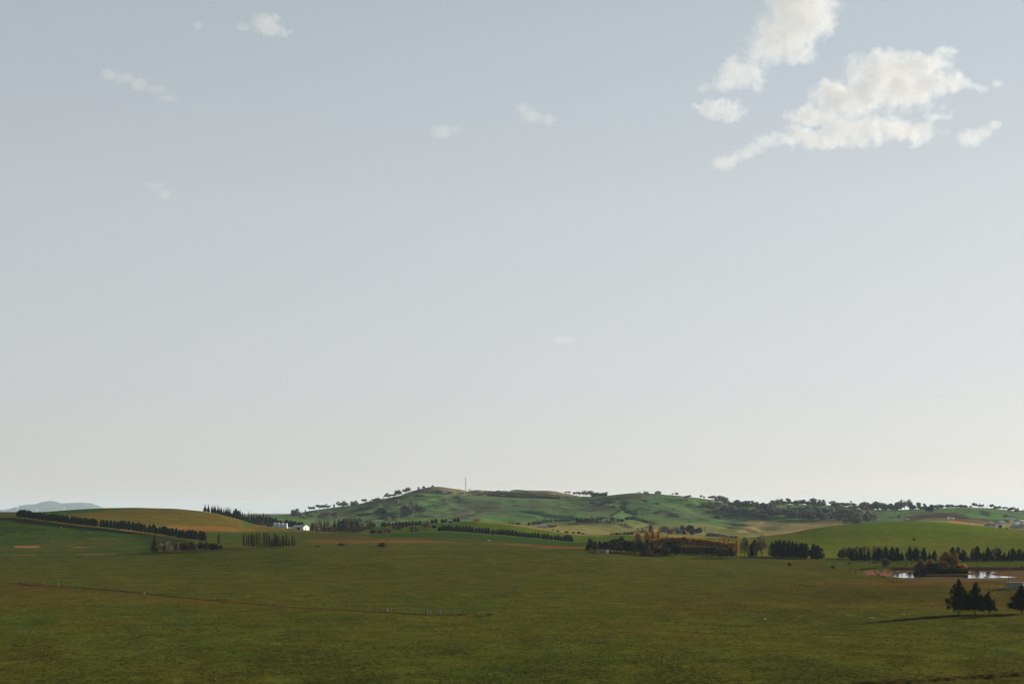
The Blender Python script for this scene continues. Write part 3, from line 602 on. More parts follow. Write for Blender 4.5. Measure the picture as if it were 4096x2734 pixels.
TENS = {20: 'twenty', 30: 'thirty', 40: 'forty', 50: 'fifty'}
def ordinal(n):
    if n <= 20: return ORD[n]
    t, r = n // 10 * 10, n % 10
    return (TENS[t][:-1] + 'ieth') if r == 0 else TENS[t] + '-' + ORD[r]
def place_label(i, n):
    if n == 1: return ''
    if i == 0: return ', leftmost'
    if i == n - 1: return ', rightmost'
    return ', %s from left' % ordinal(i + 1) if i + 1 <= (n + 1) // 2 else ', %s from right' % ordinal(n - i)
ALLT = []
def grove(c, where, group, cat, items, Y=None, defs=None):
    """items: (u, foot, tip, width, kind, description, object name[, range])"""
    by = {}
    for it in sorted(items, key=lambda t: t[0]): by.setdefault(it[5], []).append(it)
    for desc, L_ in by.items():
        for i, it in enumerate(L_):
            o = tree(c, it[0], it[1], it[2], it[3], it[4], it[6], it[7] if len(it) > 7 else Y)
            tag(o, desc + ' ' + where + place_label(i, len(L_)), cat if len(it) < 9 else it[8], group if len(items) > 1 else None)
def frange(c, u, v, lo=2060.0):
    px, py = at(c, u, v); return hit(px, py, lo)
# ------------------------------------------------------------------ planting
# long row of conical pines on the left hill: (u, tip) in crop 1; foot from the line below
fl = I([(230, 570), (450, 590), (900, 655), (1300, 697), (1350, 703), (1900, 772), (2100, 795), (2163, 800), (2253, 818), (2363, 835), (2413, 852), (2613, 870), (2730, 892)])
g1 = [(250, 480, 56), (275, 465, 56), (303, 464, 52), (338, 462, 52), (380, 470, 50), (412, 480, 52), (436, 500, 36), (470, 500, 48), (505, 505, 50), (545, 500, 54), (585, 510, 44), (610, 518, 42), (645, 522, 44), (681, 520, 48), (722, 514, 50), (758, 522, 44), (790, 533, 44), (820, 532, 44), (853, 536, 46), (896, 538, 66), (935, 592, 34),
      (970, 548, 50), (1015, 555, 60), (1060, 562, 50), (1092, 570, 44), (1134, 568, 50), (1175, 578, 48), (1203, 588, 34), (1225, 582, 40), (1252, 578, 46), (1285, 590, 58), (1360, 600, 42), (1392, 600, 44), (1438, 602, 46), (1486, 606, 46), (1535, 612, 50), (1580, 620, 44), (1607, 618, 40), (1632, 606, 42), (1656, 612, 40), (1682, 612, 42), (1730, 616, 56), (1792, 630, 52), (1826, 642, 40), (1866, 634, 52), (1902, 652, 50),
      (2010, 665, 50), (2066, 658, 58), (2102, 700, 50), (2150, 690, 44), (2193, 680, 56), (2226, 690, 52), (2250, 712, 44), (2278, 712, 52), (2316, 710, 56), (2366, 708, 44), (2414, 740, 66), (2455, 735, 56), (2500, 755, 50), (2528, 735, 50), (2558, 738, 50), (2590, 735, 50), (2622, 748, 56), (2690, 748, 62), (2730, 760, 66)]
W1 = 'in the long row on the left hill'
row_tan = I([(0, 1430), (240, 1440), (900, 1420), (1300, 1370), (1900, 1290), (2100, 1260), (2730, 1130)])
def rowY(u):
    px, py = at(1, u, float(np.interp(u, *fl))); return hit(px, py, 1050)
grove(1, W1, 'conical pines in the long row down the left hill', 'pine tree',
      [(u, float(np.interp(u, *fl)), t, w * 1.25, 'pine', 'dark conical pine', 'pine_tree', rowY(u)) for u, t, w in g1])
tag(tree(1, 1957, 782, 637, 100, 'olivetree', 'round_tree', rowY(1957)), 'rounded olive tree breaking the row of pines on the left hill', 'tree')
# hedge of scrub trees below the row
tag(tree(2, 65, 1045, 806, 118, 'browncone', 'cypress_tree'), 'brownish broad cone cypress at the left end of the scrubby tree line', 'cypress tree')
tag(tree(2, 925, 932, 780, 50, 'poplar', 'columnar_tree'), 'single dark green column shaped tree standing alone before the poplar line', 'tree')
W2 = 'in the scrubby line under the left hill'
g2 = [(148, 1030, 915, 96, 'greytwig', 'pale twiggy hawthorn'), (250, 1028, 890, 120, 'greytwig', 'pale twiggy hawthorn'), (350, 1022, 900, 80, 'rusttree', 'brown hawthorn'), (440, 1020, 865, 105, 'rusttree', 'brown hawthorn'), (500, 1015, 900, 80, 'rusttree', 'brown hawthorn'), (552, 1015, 878, 110, 'rusttree', 'brown hawthorn'), (622, 1010, 895, 80, 'greytwig', 'pale twiggy hawthorn'),
      (690, 1005, 885, 90, 'roundtree', 'dark hawthorn'), (738, 1000, 895, 80, 'roundtree', 'dark hawthorn'), (782, 1005, 880, 100, 'rusttree', 'brown hawthorn'), (835, 1005, 895, 78, 'roundtree', 'dark hawthorn'), (885, 1003, 900, 86, 'roundtree', 'dark hawthorn'), (950, 985, 935, 50, 'darkbush', 'dark hawthorn'), (195, 1030, 925, 70, 'rusttree', 'brown hawthorn'), (395, 1020, 905, 70, 'greytwig', 'pale twiggy hawthorn')]
grove(2, W2, 'hawthorns in the line under the left hill', 'tree', [g + ('hawthorn_tree',) for g in g2])
# poplars
g3 = [(1260, 968, 782, 42), (1298, 966, 798, 24), (1328, 970, 796, 34), (1366, 975, 776, 42), (1401, 974, 798, 32), (1437, 975, 776, 40), (1472, 970, 782, 28), (1503, 978, 920, 20), (1536, 976, 763, 42), (1573, 978, 765, 38), (1603, 976, 798, 38), (1637, 978, 858, 56), (1673, 976, 778, 38), (1694, 974, 790, 24), (1717, 975, 803, 38), (1750, 974, 858, 28), (1788, 971, 804, 40), (1831, 970, 795, 36), (1866, 970, 858, 24), (1913, 968, 800, 44), (1943, 965, 832, 26)]
grove(2, 'in the line below the silos', 'poplars in the line below the silos', 'poplar tree', [(u, b_, t, w * 1.25, 'poplar', 'slim columnar poplar', 'poplar_tree', frange(2, u, b_, 900)) for u, b_, t, w in g3])
# skyline pines behind the tan hill
g4 = [(740, 480, 390, 52, 1815), (785, 490, 393, 52, 1820), (832, 498, 404, 42, 1822), (862, 503, 400, 46, 1824), (880, 505, 412, 40, 1824), (912, 512, 410, 50, 1826), (935, 515, 424, 34, 1826), (958, 520, 422, 44, 1828), (985, 524, 438, 34, 1830), (1008, 528, 436, 40, 1830), (1035, 530, 425, 48, 1832), (1062, 534, 426, 44, 1834), (1085, 540, 450, 36, 1836)]
grove(2, 'on the skyline right of the tan hill', 'pines on the skyline right of the tan hill', 'pine tree', [(u, b_, t, w, 'cone', 'dark pine', 'pine_tree', Y) for u, b_, t, w, Y in g4])
W4 = 'in the dark wood left of the silos'
g4b = [(1118, 0, 468, 60, 'cone', 1845), (1160, 0, 443, 84, 'roundtree', 1850), (1210, 0, 462, 52, 'cone', 1860), (1188, 0, 480, 60, 'pine', 1850), (1240, 0, 490, 54, 'cone', 1880), (1268, 0, 516, 50, 'cone', 1890), (1300, 0, 540, 60, 'roundtree', 1900), (1326, 0, 492, 46, 'cone', 1920), (1360, 0, 505, 54, 'cone', 1930), (1392, 0, 512, 64, 'cone', 1940), (1425, 0, 512, 60, 'cone', 1950), (1452, 0, 525, 60, 'roundtree', 1955), (1484, 0, 497, 62, 'roundtree', 1960), (1520, 0, 515, 66, 'cone', 1965), (1560, 0, 515, 76, 'roundtree', 1970), (1600, 0, 525, 66, 'cone', 1975), (1640, 0, 540, 76, 'roundtree', 1980), (1690, 0, 555, 76, 'roundtree', 1990),
       (1720, 0, 590, 70, 'roundtree', 2035), (1770, 0, 590, 76, 'roundtree', 2045), (1830, 0, 588, 80, 'roundtree', 2050), (1885, 0, 592, 80, 'roundtree', 2050), (1935, 0, 598, 80, 'roundtree', 2050), (1985, 0, 604, 80, 'roundtree', 2050), (2035, 0, 618, 70, 'roundtree', 2050), (1340, 0, 570, 76, 'roundtree', 1900), (1410, 0, 580, 80, 'roundtree', 1920), (1500, 0, 580, 90, 'roundtree', 1940), (1590, 0, 590, 90, 'roundtree', 1960), (1670, 0, 600, 80, 'roundtree', 1990), (1250, 0, 545, 70, 'roundtree', 1870), (1445, 0, 580, 60, 'roundtree', 1925)]
grove(2, W4, 'trees in the dark wood left of the silos', 'tree', [(u, b_, t, w, k, {'cone': 'dark pointed pine', 'pine': 'dark pointed pine', 'roundtree': 'dark rounded evergreen'}[k], {'cone': 'pine_tree', 'pine': 'pine_tree', 'roundtree': 'evergreen_tree'}[k], Y) for u, b_, t, w, k, Y in [(q[:5] + (max(q[5], 2045),)) if q[0] > 1585 else q for q in g4b]])
tag(tree(2, 1495, 672, 608, 52, 'rusttree', 'blossom_tree', 1930), 'small reddish tree at the edge of the dark wood', 'tree')
tag(tree(2, 1614, 692, 626, 84, 'rusttree', 'round_tree', 2030), 'round red-brown tree just left of the white silos', 'tree')
tag(tree(2, 1385, 672, 655, 30, 'darkbush', 'bush', 1850), 'small dark bush at the tip of the tan field', 'bush')
# farm garden right of the shed (crop 3)
W5 = 'in the farm garden right of the shed'
g5 = [(168, 795, 692, 66, 'olivetree', 'olive green tree'), (215, 800, 700, 70, 'twigtree', 'tan twiggy tree'), (262, 780, 672, 84, 'twigtree', 'tan twiggy tree'), (228, 824, 752, 52, 'rusttree', 'rust brown tree'), (325, 770, 655, 46, 'cone', 'dark pointed conifer'), (375, 775, 678, 84, 'twigtree', 'tan twiggy tree'), (300, 800, 742, 60, 'rusttree', 'rust brown tree'), (350, 798, 745, 56, 'rusttree', 'rust brown tree'), (400, 795, 738, 60, 'olivetree', 'olive green tree'), (440, 792, 728, 52, 'rusttree', 'rust brown tree'),
      (466, 745, 656, 72, 'cone', 'dark pointed conifer'), (535, 752, 640, 90, 'roundtree', 'dark rounded tree'), (585, 752, 634, 100, 'roundtree', 'dark rounded tree'), (640, 775, 655, 90, 'twigtree', 'tan twiggy tree'), (695, 772, 648, 110, 'olivetree', 'olive green tree'), (760, 742, 655, 66, 'roundtree', 'dark rounded tree'), (842, 735, 690, 66, 'gumwide', 'grey green tree'), (540, 805, 757, 70, 'rusttree', 'rust brown tree'), (590, 808, 750, 70, 'rusttree', 'rust brown tree'), (640, 806, 742, 70, 'rusttree', 'rust brown tree'), (500, 800, 765, 50, 'rusttree', 'rust brown tree'),
      (705, 832, 758, 84, 'rusttree', 'rust brown tree'), (765, 836, 748, 110, 'rusttree', 'rust brown tree'), (830, 822, 742, 80, 'rusttree', 'rust brown tree'), (868, 810, 735, 84, 'rusttree', 'rust brown tree'), (920, 802, 722, 80, 'rusttree', 'rust brown tree'), (962, 795, 725, 70, 'rusttree', 'rust brown tree'), (955, 780, 700, 70, 'pine', 'dark pointed conifer'), (985, 776, 712, 62, 'pine', 'dark pointed conifer'), (905, 740, 700, 40, 'cone', 'dark pointed conifer'), (800, 790, 735, 60, 'roundtree', 'dark rounded tree')]
nm = {'dark pointed conifer': 'conifer_tree', 'tan twiggy tree': 'deciduous_tree', 'rust brown tree': 'deciduous_tree', 'olive green tree': 'deciduous_tree', 'dark rounded tree': 'evergreen_tree', 'grey green tree': 'gum_tree', 'dark conical pine': 'pine_tree', 'low dark bush': 'bush'}
grove(3, W5, 'trees in the farm garden right of the shed', 'tree', [g + (nm[g[5]], 1900.0 - (g[1] - 735) * 2.3 if g[1] > 735 else 1930.0) for g in g5])
g5b = [(1125, 778, 698, 90, 'pine', 'dark conical pine'), (1197, 770, 702, 54, 'pine', 'dark conical pine'), (1250, 760, 705, 54, 'pine', 'dark conical pine'), (1292, 750, 690, 40, 'pine', 'dark conical pine'), (1337, 790, 690, 56, 'pine', 'dark conical pine'), (1380, 795, 692, 52, 'pine', 'dark conical pine'), (1425, 792, 685, 58, 'pine', 'dark conical pine'), (1466, 742, 684, 46, 'pine', 'dark conical pine'), (1510, 738, 680, 52, 'pine', 'dark conical pine'), (1560, 735, 680, 48, 'pine', 'dark conical pine'), (1610, 730, 675, 58, 'pine', 'dark conical pine'), (1800, 812, 738, 68, 'pine', 'dark conical pine'),
       (1290, 800, 718, 120, 'rusttree', 'rust brown tree'), (1335, 812, 752, 60, 'rusttree', 'rust brown tree'), (1110, 852, 775, 60, 'twigtree', 'tan twiggy tree'), (1150, 852, 765, 66, 'twigtree', 'tan twiggy tree'), (1195, 852, 772, 66, 'rusttree', 'rust brown tree'), (1070, 850, 800, 80, 'roundtree', 'dark rounded tree'), (980, 838, 800, 90, 'darkbush', 'low dark bush'),
       (1505, 848, 735, 76, 'poplar', 'olive green tree'), (1550, 842, 742, 66, 'olivetree', 'olive green tree'), (1600, 826, 768, 50, 'twigtree', 'tan twiggy tree'), (1665, 832, 690, 90, 'twigtree', 'tan twiggy tree'), (1715, 830, 678, 110, 'twigtree', 'tan twiggy tree')]
grove(3, 'left of the straight pine row', 'trees at the left of the straight pine row', 'tree', [g + (nm[g[5]], 1860.0 - max(g[1] - 735, 0) * 2.4) for g in g5b])
g5c = [(1775, 714, 660, 52), (1825, 713, 650, 56), (1910, 711, 656, 54), (1955, 709, 653, 48), (2075, 700, 643, 58), (2122, 695, 643, 50)]
grove(3, 'on the crest below the far hill', 'pines on the crest below the far hill', 'pine tree', [(u, b_, t, w, 'pine', 'small dark pine', 'pine_tree', 1795.0) for u, b_, t, w in g5c])
tag(tree(3, 2018, 706, 678, 62, 'darkbush', 'bush', 1795), 'low dark bush between the small pines on the crest', 'bush')
# straight row of pines, centre
g6 = [(1875, 815, 757, 60), (1915, 818, 736, 48), (1953, 820, 738, 42), (1989, 822, 734, 44), (2025, 825, 734, 48), (2068, 829, 754, 44), (2105, 831, 738, 50), (2150, 834, 747, 48), (2195, 838, 748, 46), (2234, 841, 747, 50), (2278, 846, 750, 48)]
g6 += [(u + 2011, b_, t, w) for u, b_, t, w in [(305, 848, 762, 48), (352, 853, 774, 52), (393, 856, 767, 40), (431, 860, 768, 46), (477, 863, 764, 54), (522, 868, 774, 50), (585, 876, 797, 74), (637, 880, 792, 46), (679, 884, 787, 52), (723, 888, 791, 50), (765, 890, 797, 40), (798, 893, 796, 50), (843, 897, 800, 56), (890, 903, 812, 52), (935, 907, 827, 50), (974, 911, 832, 46), (1016, 914, 834, 48), (1058, 918, 845, 60), (1101, 921, 837, 46), (1144, 925, 834, 52), (1188, 929, 841, 56), (1241, 934, 854, 46), (1276, 937, 851, 42), (1315, 940, 851, 54), (1363, 945, 869, 54), (1416, 950, 869, 48), (1460, 954, 868, 50), (1497, 957, 884, 44), (1540, 962, 874, 58), (1575, 965, 867, 66), (1612, 968, 872, 64), (1635, 970, 888, 46)]]
grove(3, 'in the straight central row', 'pines in the straight central row', 'pine tree', [(u, b_ + 4, t, w, 'pine', 'dark egg shaped pine', 'pine_tree', 1600.0 - (u - 1875) * .02) for u, b_, t, w in g6])
# gum trees on the far hill (crop 3)
W7 = 'on the left slope of the far hill'
sky3 = [(130, 540, 484, 60), (178, 532, 480, 50), (262, 530, 448, 96), (322, 525, 458, 70), (372, 520, 446, 90), (515, 482, 414, 66), (586, 528, 410, 110), (735, 510, 403, 130), (857, 438, 374, 76), (1070, 478, 362, 80), (1122, 438, 350, 64), (1180, 376, 303, 100), (1262, 366, 316, 80), (1320, 350, 260, 108), (1408, 320, 244, 64), (1455, 300, 227, 86)]
low3 = [(1425, 600, 455, 140, 'gumwide'), (1470, 602, 492, 120, 'gumwide'), (1545, 572, 445, 130, 'gumwide'), (1635, 572, 472, 120, 'gumwide'), (1380, 560, 470, 90, 'gumwide'), (1090, 585, 490, 130, 'roundtree'), (1310, 640, 588, 74, 'palegum'), (1185, 682, 614, 104, 'palegum'), (1940, 430, 363, 80, 'palegum'), (1840, 300, 250, 100, 'gumwide'), (1790, 305, 262, 60, 'palegum'), (1890, 302, 264, 70, 'gumwide'), (1918, 314, 280, 50, 'palegum'), (2015, 314, 268, 80, 'gumwide'), (2180, 327, 283, 66, 'palegum'), (150, 642, 568, 120, 'palegum'), (232, 575, 528, 90, 'palegum'), (372, 622, 543, 110, 'palegum'), (462, 602, 543, 124, 'gumwide'), (480, 652, 593, 90, 'palegum'), (1055, 502, 440, 60, 'palegum'), (300, 600, 555, 70, 'palegum'), (20, 640, 560, 90, 'palegum'), (-60, 622, 485, 130, 'gumwide'), (60, 660, 600, 80, 'palegum'), (1500, 470, 400, 70, 'palegum'), (400, 580, 545, 60, 'palegum'), (90, 600, 560, 60, 'gumwide')]
dsc = {'gum': 'open crowned gum tree', 'gumwide': 'broad grey green gum tree', 'palegum': 'pale grey gum tree', 'roundtree': 'round dark gum tree', 'deadtree': 'dead white tree'}
def crestY(c, u, lo=3000.0, hi=3330.0):
    """range of the skyline in this column"""
    px, _ = at(c, u, 0); j = int(round((px - PX[0]) / DX)); m = (YG > lo) & (YG < hi); return float(YG[m][np.argmin(IMG[m, j])])
g7 = [(u, b_, t, w, 'gum', 'open gum tree on the skyline', 'gum_tree', max(frange(3, u, b_), 2800)) for u, b_, t, w in sky3]
g7 += [(u, b_, t, w, k, dsc[k], 'gum_tree', max(frange(3, u, b_), 2200)) for u, b_, t, w, k in low3]
grove(3, 'on the far hill', 'gum trees on the left of the far hill', 'gum tree', g7)
g7c = [(457, 492, 452, 26), (895, 440, 420, 46), (940, 425, 408, 36), (985, 416, 386, 66), (1028, 408, 374, 66), (1660, 247, 212, 44), (1780, 214, 199, 36), (1590, 245, 222, 26), (72, 548, 530, 18)]
grove(3, 'on the left skyline of the far hill', 'bushes on the left skyline of the far hill', 'bush', [(u, b_, t, w, 'darkbush', 'small dark bush', 'bush', crestY(3, u, 3000, 3800)) for u, b_, t, w in g7c])
g7d = [(1237, 456, 410, 24), (1320, 446, 388, 44), (1592, 386, 350, 26), (1862, 432, 380, 30), (2265, 522, 496, 26), (1590, 240, 210, 20), (1700, 440, 400, 24), (1505, 640, 596, 14), (1668, 610, 585, 22), (1045, 690, 650, 30), (2185, 452, 418, 26), (1975, 372, 350, 14)]
grove(3, 'on the far hillside', 'dead white trees on the far hillside', 'dead tree', [(u, b_, t, w, 'deadtree', 'dead white tree', 'dead_tree', max(frange(3, u, b_), 2300)) for u, b_, t, w in g7d])
# pale young plantation and the dotted line of shrubs
g7e = [(600 + k * 24, 662 + (k % 3) * 3, 598 + (k * 37 % 17), 40) for k in range(10)]
grove(3, 'in the plantation behind the garden', 'pale conifers in the plantation behind the farm garden', 'conifer', [(u, b_, t, w, 'palegum', 'pale grey young tree', 'young_tree', 2240.0) for u, b_, t, w in g7e])
g7f = [(765 + k * 17, 606 - k * 1.4, 583 - k * 1.6 + (k * 5 % 4), 17) for k in range(15)]
grove(3, 'in the dotted line across the slope', 'shrubs in the dotted line across the slope', 'shrub', [(u, b_, t, w, 'darkbush', 'tiny dark shrub', 'shrub', frange(3, u, b_)) for u, b_, t, w in g7f])
# back ridge (crop 4)
g8 = [(480, 342, 264, 80), (535, 338, 268, 70), (590, 338, 275, 80), (650, 336, 262, 90), (700, 338, 280, 70), (745, 336, 272, 80), (800, 338, 290, 70), (850, 338, 280, 70), (900, 338, 292, 70), (950, 338, 280, 80), (1010, 338, 290, 60), (1070, 338, 292, 70), (1120, 338, 300, 60), (1180, 338, 305, 60), (1525, 378, 335, 50), (1570, 375, 338, 60), (1620, 374, 345, 50), (1660, 372, 342, 40), (1695, 372, 346, 40), (435, 342, 300, 50)]
grove(4, 'on the back ridge', 'grey gum trees on the back ridge', 'gum tree', [(u, b_, t, w, 'palegum', 'grey leafed gum tree', 'gum_tree', max(frange(4, u, b_ - (20 if u < 1300 else 0), 3430), 3440)) for u, b_, t, w in g8])
g8b = [(265, 270, 248, 40), (1560, 303, 280, 50), (1600, 305, 282, 50), (1665, 312, 288, 36), (1700, 316, 278, 50), (1742, 320, 284, 50), (1780, 324, 254, 36), (1822, 330, 268, 80), (1870, 332, 270, 76), (1915, 336, 276, 70), (1960, 338, 284, 70)]
grove(4, 'on the saddle skyline', 'gum trees on the saddle skyline', 'gum tree', [(u, b_, t, w, 'gum', 'sparse open gum tree', 'gum_tree', frange(4, u, b_, 3440)) for u, b_, t, w in g8b])
def hedge(c, pts, h0, wd, name, label, Ys):
    """a continuous clipped-looking belt: one body of leaves along a line"""
    P = []; rg = np.random.default_rng(len(pts) + int(pts[0][0])); ln = [gpt(*at(c, u, v), Y=y) for (u, v), y in zip(pts, Ys)]
    for a, b_ in zip(ln[:-1], ln[1:]):
        L_ = (b_ - a).length; n = int(L_ * 16)
        t = rg.uniform(0, 1, n)[:, None]; base = np.array(a) * (1 - t) + np.array(b_) * t
        hh = h0 * (.86 + .3 * fbm(base[:, 0] / 6, base[:, 1] / 6, 3, 2)); z = rg.uniform(0, 1, n) ** .7
        q = np.stack([rg.normal(size=n) * wd * .15, rg.uniform(-.5, .5, n) * wd * np.sqrt(1 - z * z * .8), z * hh], -1); P.append(base + q)
    P = np.concatenate(P); o0 = np.array(ln[0]); v, f = leaves(P - o0, .9, rg=rg)
    mb = [];
    for a, b_ in zip(ln[:-1], ln[1:]):
        n = 14
        for k in range(n):
            c0 = a.lerp(b_, (k + .5) / n) - ln[0]; s_ = (b_ - a).length / n * .7
            vv, ff = core(p_bush, k, 0, h0 * .8, .95, 5, 7); vv = vv * np.array([s_ * 1.5, wd * .9, 1]) + np.array(c0); mb.append((vv, ff))
    v, f = join((v, f), *mb); o = link(name, np_mesh(name, v, f, [M['pine']])); o.location = ln[0]; tag(o, label, 'hedge'); return o
hedge(4, [(500, 345), (800, 365), (1000, 375), (1180, 380), (1330, 384), (1480, 386)], 13.5, 14, 'windbreak_hedge', 'long dark windbreak hedge below the back ridge', [3330, 3300, 3290, 3290, 3290, 3290])
hedge(4, [(1895, 353), (1960, 350), (2030, 344), (2110, 338)], 9, 9, 'windbreak_hedge', 'short dark hedge on the skyline saddle', [3260, 3250, 3240, 3230])
# middle farms (crop 4)
W9 = 'around the middle farm'
g9 = [(1062, 737, 697, 46, 'darkbush', 'dark round bush'), (1125, 726, 682, 60, 'roundtree', 'dark rounded tree'), (1165, 722, 668, 56, 'gumwide', 'grey green tree'), (1205, 740, 665, 66, 'gumwide', 'grey green tree'), (1250, 705, 650, 56, 'gumwide', 'grey green tree'), (1300, 700, 655, 56, 'gumwide', 'grey green tree'), (1355, 698, 638, 46, 'gumwide', 'grey green tree'), (1330, 762, 720, 60, 'rusttree', 'rust brown tree'), (1372, 764, 738, 70, 'darkbush', 'dark round bush'), (1412, 760, 732, 34, 'darkbush', 'dark round bush')]
g9 += [(1412 + k * 32, 693 - k, 634 + (k * 13 % 16), 42, 'gumwide', 'grey green tree') for k in range(7)]
nm.update({'dark round bush': 'bush', 'brownish pine': 'pine_tree'})
grove(4, 'near the middle farmhouse', 'trees near the middle farmhouse', 'tree', [g + (nm[g[5]], frange(4, g[0], g[1])) for g in g9])
g9b = [(1712, 702, 640, 62, 'roundtree', 'dark rounded tree'), (1760, 706, 628, 76, 'roundtree', 'dark rounded tree'), (1810, 708, 622, 76, 'rusttree', 'brownish tree'), (1860, 708, 620, 76, 'rusttree', 'brownish tree'), (1915, 708, 616, 76, 'rusttree', 'brownish tree'), (1965, 706, 618, 70, 'rusttree', 'brownish tree'), (2025, 672, 620, 80, 'roundtree', 'dark rounded tree'), (2080, 668, 626, 66, 'roundtree', 'dark rounded tree'), (2145, 716, 664, 44, 'cone', 'dark conical tree'), (2180, 680, 624, 66, 'roundtree', 'dark rounded tree'), (2208, 722, 640, 80, 'twigtree', 'tan twiggy tree'), (2260, 692, 638, 60, 'roundtree', 'dark rounded tree'), (2308, 694, 645, 60, 'roundtree', 'dark rounded tree'), (2108, 705, 660, 40, 'olivetree', 'olive green tree'),
       (2368, 664, 615, 44, 'roundtree', 'dark rounded tree'), (2400, 664, 620, 46, 'gumwide', 'grey green tree'), (2445, 665, 625, 56, 'roundtree', 'dark rounded tree')]
nm.update({'brownish tree': 'deciduous_tree', 'dark conical tree': 'conifer_tree'})
grove(4, 'around the white roofed farm', 'trees around the white roofed farm', 'tree', [g + (nm[g[5]], frange(4, g[0], g[1])) for g in g9b])
g9c = [(1380, 812, 794, 28), (1447, 829, 803, 40), (1565, 846, 814, 54), (1657, 851, 824, 38), (1730, 853, 822, 48), (1785, 859, 840, 50), (1838, 861, 849, 24), (805, 716, 698, 24), (847, 721, 701, 28), (890, 727, 702, 34), (922, 731, 699, 40)]
grove(4, 'along the foot of the far hill', 'bushes along the valley fence line', 'bush', [(u, b_, t, w, 'darkbush', 'small round dark bush', 'bush', max(frange(4, u, b_ - 3, 1900), 2030)) for u, b_, t, w in g9c])
g9d = [(480 + k * 22, 556 - k * 11.5, 516 - k * 12.5 + (k * 7 % 5), 36) for k in range(10)]
grove(5, 'in the slanting row up the far hill', 'trees in the slanting row up the far hill', 'tree', [(u, b_, t, w, 'gumwide', 'grey brown tree', 'tree', frange(5, u, b_)) for u, b_, t, w in g9d])
g9e = [(602, 672, 643, 16), (627, 674, 640, 16), (662, 685, 642, 18), (686, 686, 640, 20)]
grove(5, 'below the white roofed farm', 'young green trees below the white roofed farm', 'tree', [(u, b_, t, w, 'poplar', 'slim young green tree', 'young_tree', frange(5, u, b_)) for u, b_, t, w in g9e])
# belts behind the orange grove (crop 5)
g10 = [(490, 797, 772, 30, 'darkbush', 'dark bush'), (525, 797, 762, 30, 'greybush', 'grey bush'), (558, 797, 768, 34, 'darkbush', 'dark bush'), (590, 797, 766, 34, 'greybush', 'grey bush'), (622, 797, 766, 34, 'greybush', 'grey bush'), (670, 796, 754, 64, 'roundtree', 'dark rounded tree'), (715, 796, 760, 60, 'darkbush', 'dark bush'), (760, 794, 756, 60, 'darkbush', 'dark bush'), (800, 790, 740, 60, 'greytwig', 'grey twiggy tree'), (840, 788, 704, 90, 'greytwig', 'grey twiggy tree'), (905, 770, 704, 66, 'gumwide', 'grey green tree'), (950, 768, 714, 54, 'gumwide', 'grey green tree'), (1018, 772, 678, 64, 'pine', 'dark egg shaped tree'),
       (1165, 770, 672, 80, 'gumwide', 'grey green tree'), (1215, 775, 666, 100, 'gumwide', 'grey green tree'), (1280, 792, 700, 100, 'rusttree', 'red brown tree'), (1340, 782, 690, 100, 'greytwig', 'grey twiggy tree'), (1392, 790, 682, 90, 'gumwide', 'grey green tree'), (1440, 780, 672, 76, 'pine', 'dark egg shaped tree'), (1545, 780, 650, 116, 'roundtree', 'dark rounded tree'), (1600, 780, 700, 60, 'rusttree', 'red brown tree'), (1660, 780, 682, 96, 'roundtree', 'dark rounded tree'), (1738, 768, 688, 40, 'baretree', 'bare dead tree'), (1575, 795, 760, 60, 'rustbush', 'rust bush'), (1470, 795, 750, 60, 'darkbush', 'dark bush'),
       (1790, 812, 772, 70, 'greybush', 'grey bush'), (1835, 815, 768, 80, 'gumwide', 'grey green tree'), (1885, 818, 762, 90, 'gumwide', 'grey green tree'), (1935, 822, 778, 80, 'greybush', 'grey bush'), (1985, 830, 795, 80, 'darkbush', 'dark bush'), (2045, 838, 805, 80, 'greybush', 'grey bush'), (2100, 840, 812, 70, 'darkbush', 'dark bush'), (2150, 845, 815, 60, 'darkbush', 'dark bush')]
nm.update({'dark bush': 'bush', 'grey bush': 'bush', 'grey twiggy tree': 'deciduous_tree', 'dark egg shaped tree': 'conifer_tree', 'red brown tree': 'deciduous_tree', 'bare dead tree': 'dead_tree', 'rust bush': 'bush'})
grove(5, 'in the belt behind the orange grove', 'trees in the belt behind the orange grove', 'tree', [g + (nm[g[5]], max(frange(5, g[0], g[1], 2030), 2060)) for g in g10])
g10b = [(822, 885, 785, 50), (848, 885, 778, 60), (874, 880, 785, 44), (965, 865, 750, 84), (1046, 892, 744, 78), (1118, 845, 754, 60), (1238, 835, 798, 34), (1960, 860, 822, 36), (1990, 900, 825, 44), (2015, 905, 832, 46), (2066, 912, 826, 56), (2185, 850, 815, 30), (2110, 845, 812, 26)]
grove(5, 'above the grove', 'orange poplars rising above the grove', 'poplar tree', [(u, b_, t, w * (1.2 if u < 1900 else .85), 'firepoplar', 'bright orange columnar poplar rising', 'poplar_tree', 1085.0 + (20 if u > 1900 else 0)) for u, b_, t, w in g10b])
tag(tree(5, 2172, 1092, 856, 52, 'firepoplar', 'poplar_tree', 1012), 'tall orange poplar reaching the ground at the right end of the grove', 'poplar tree')
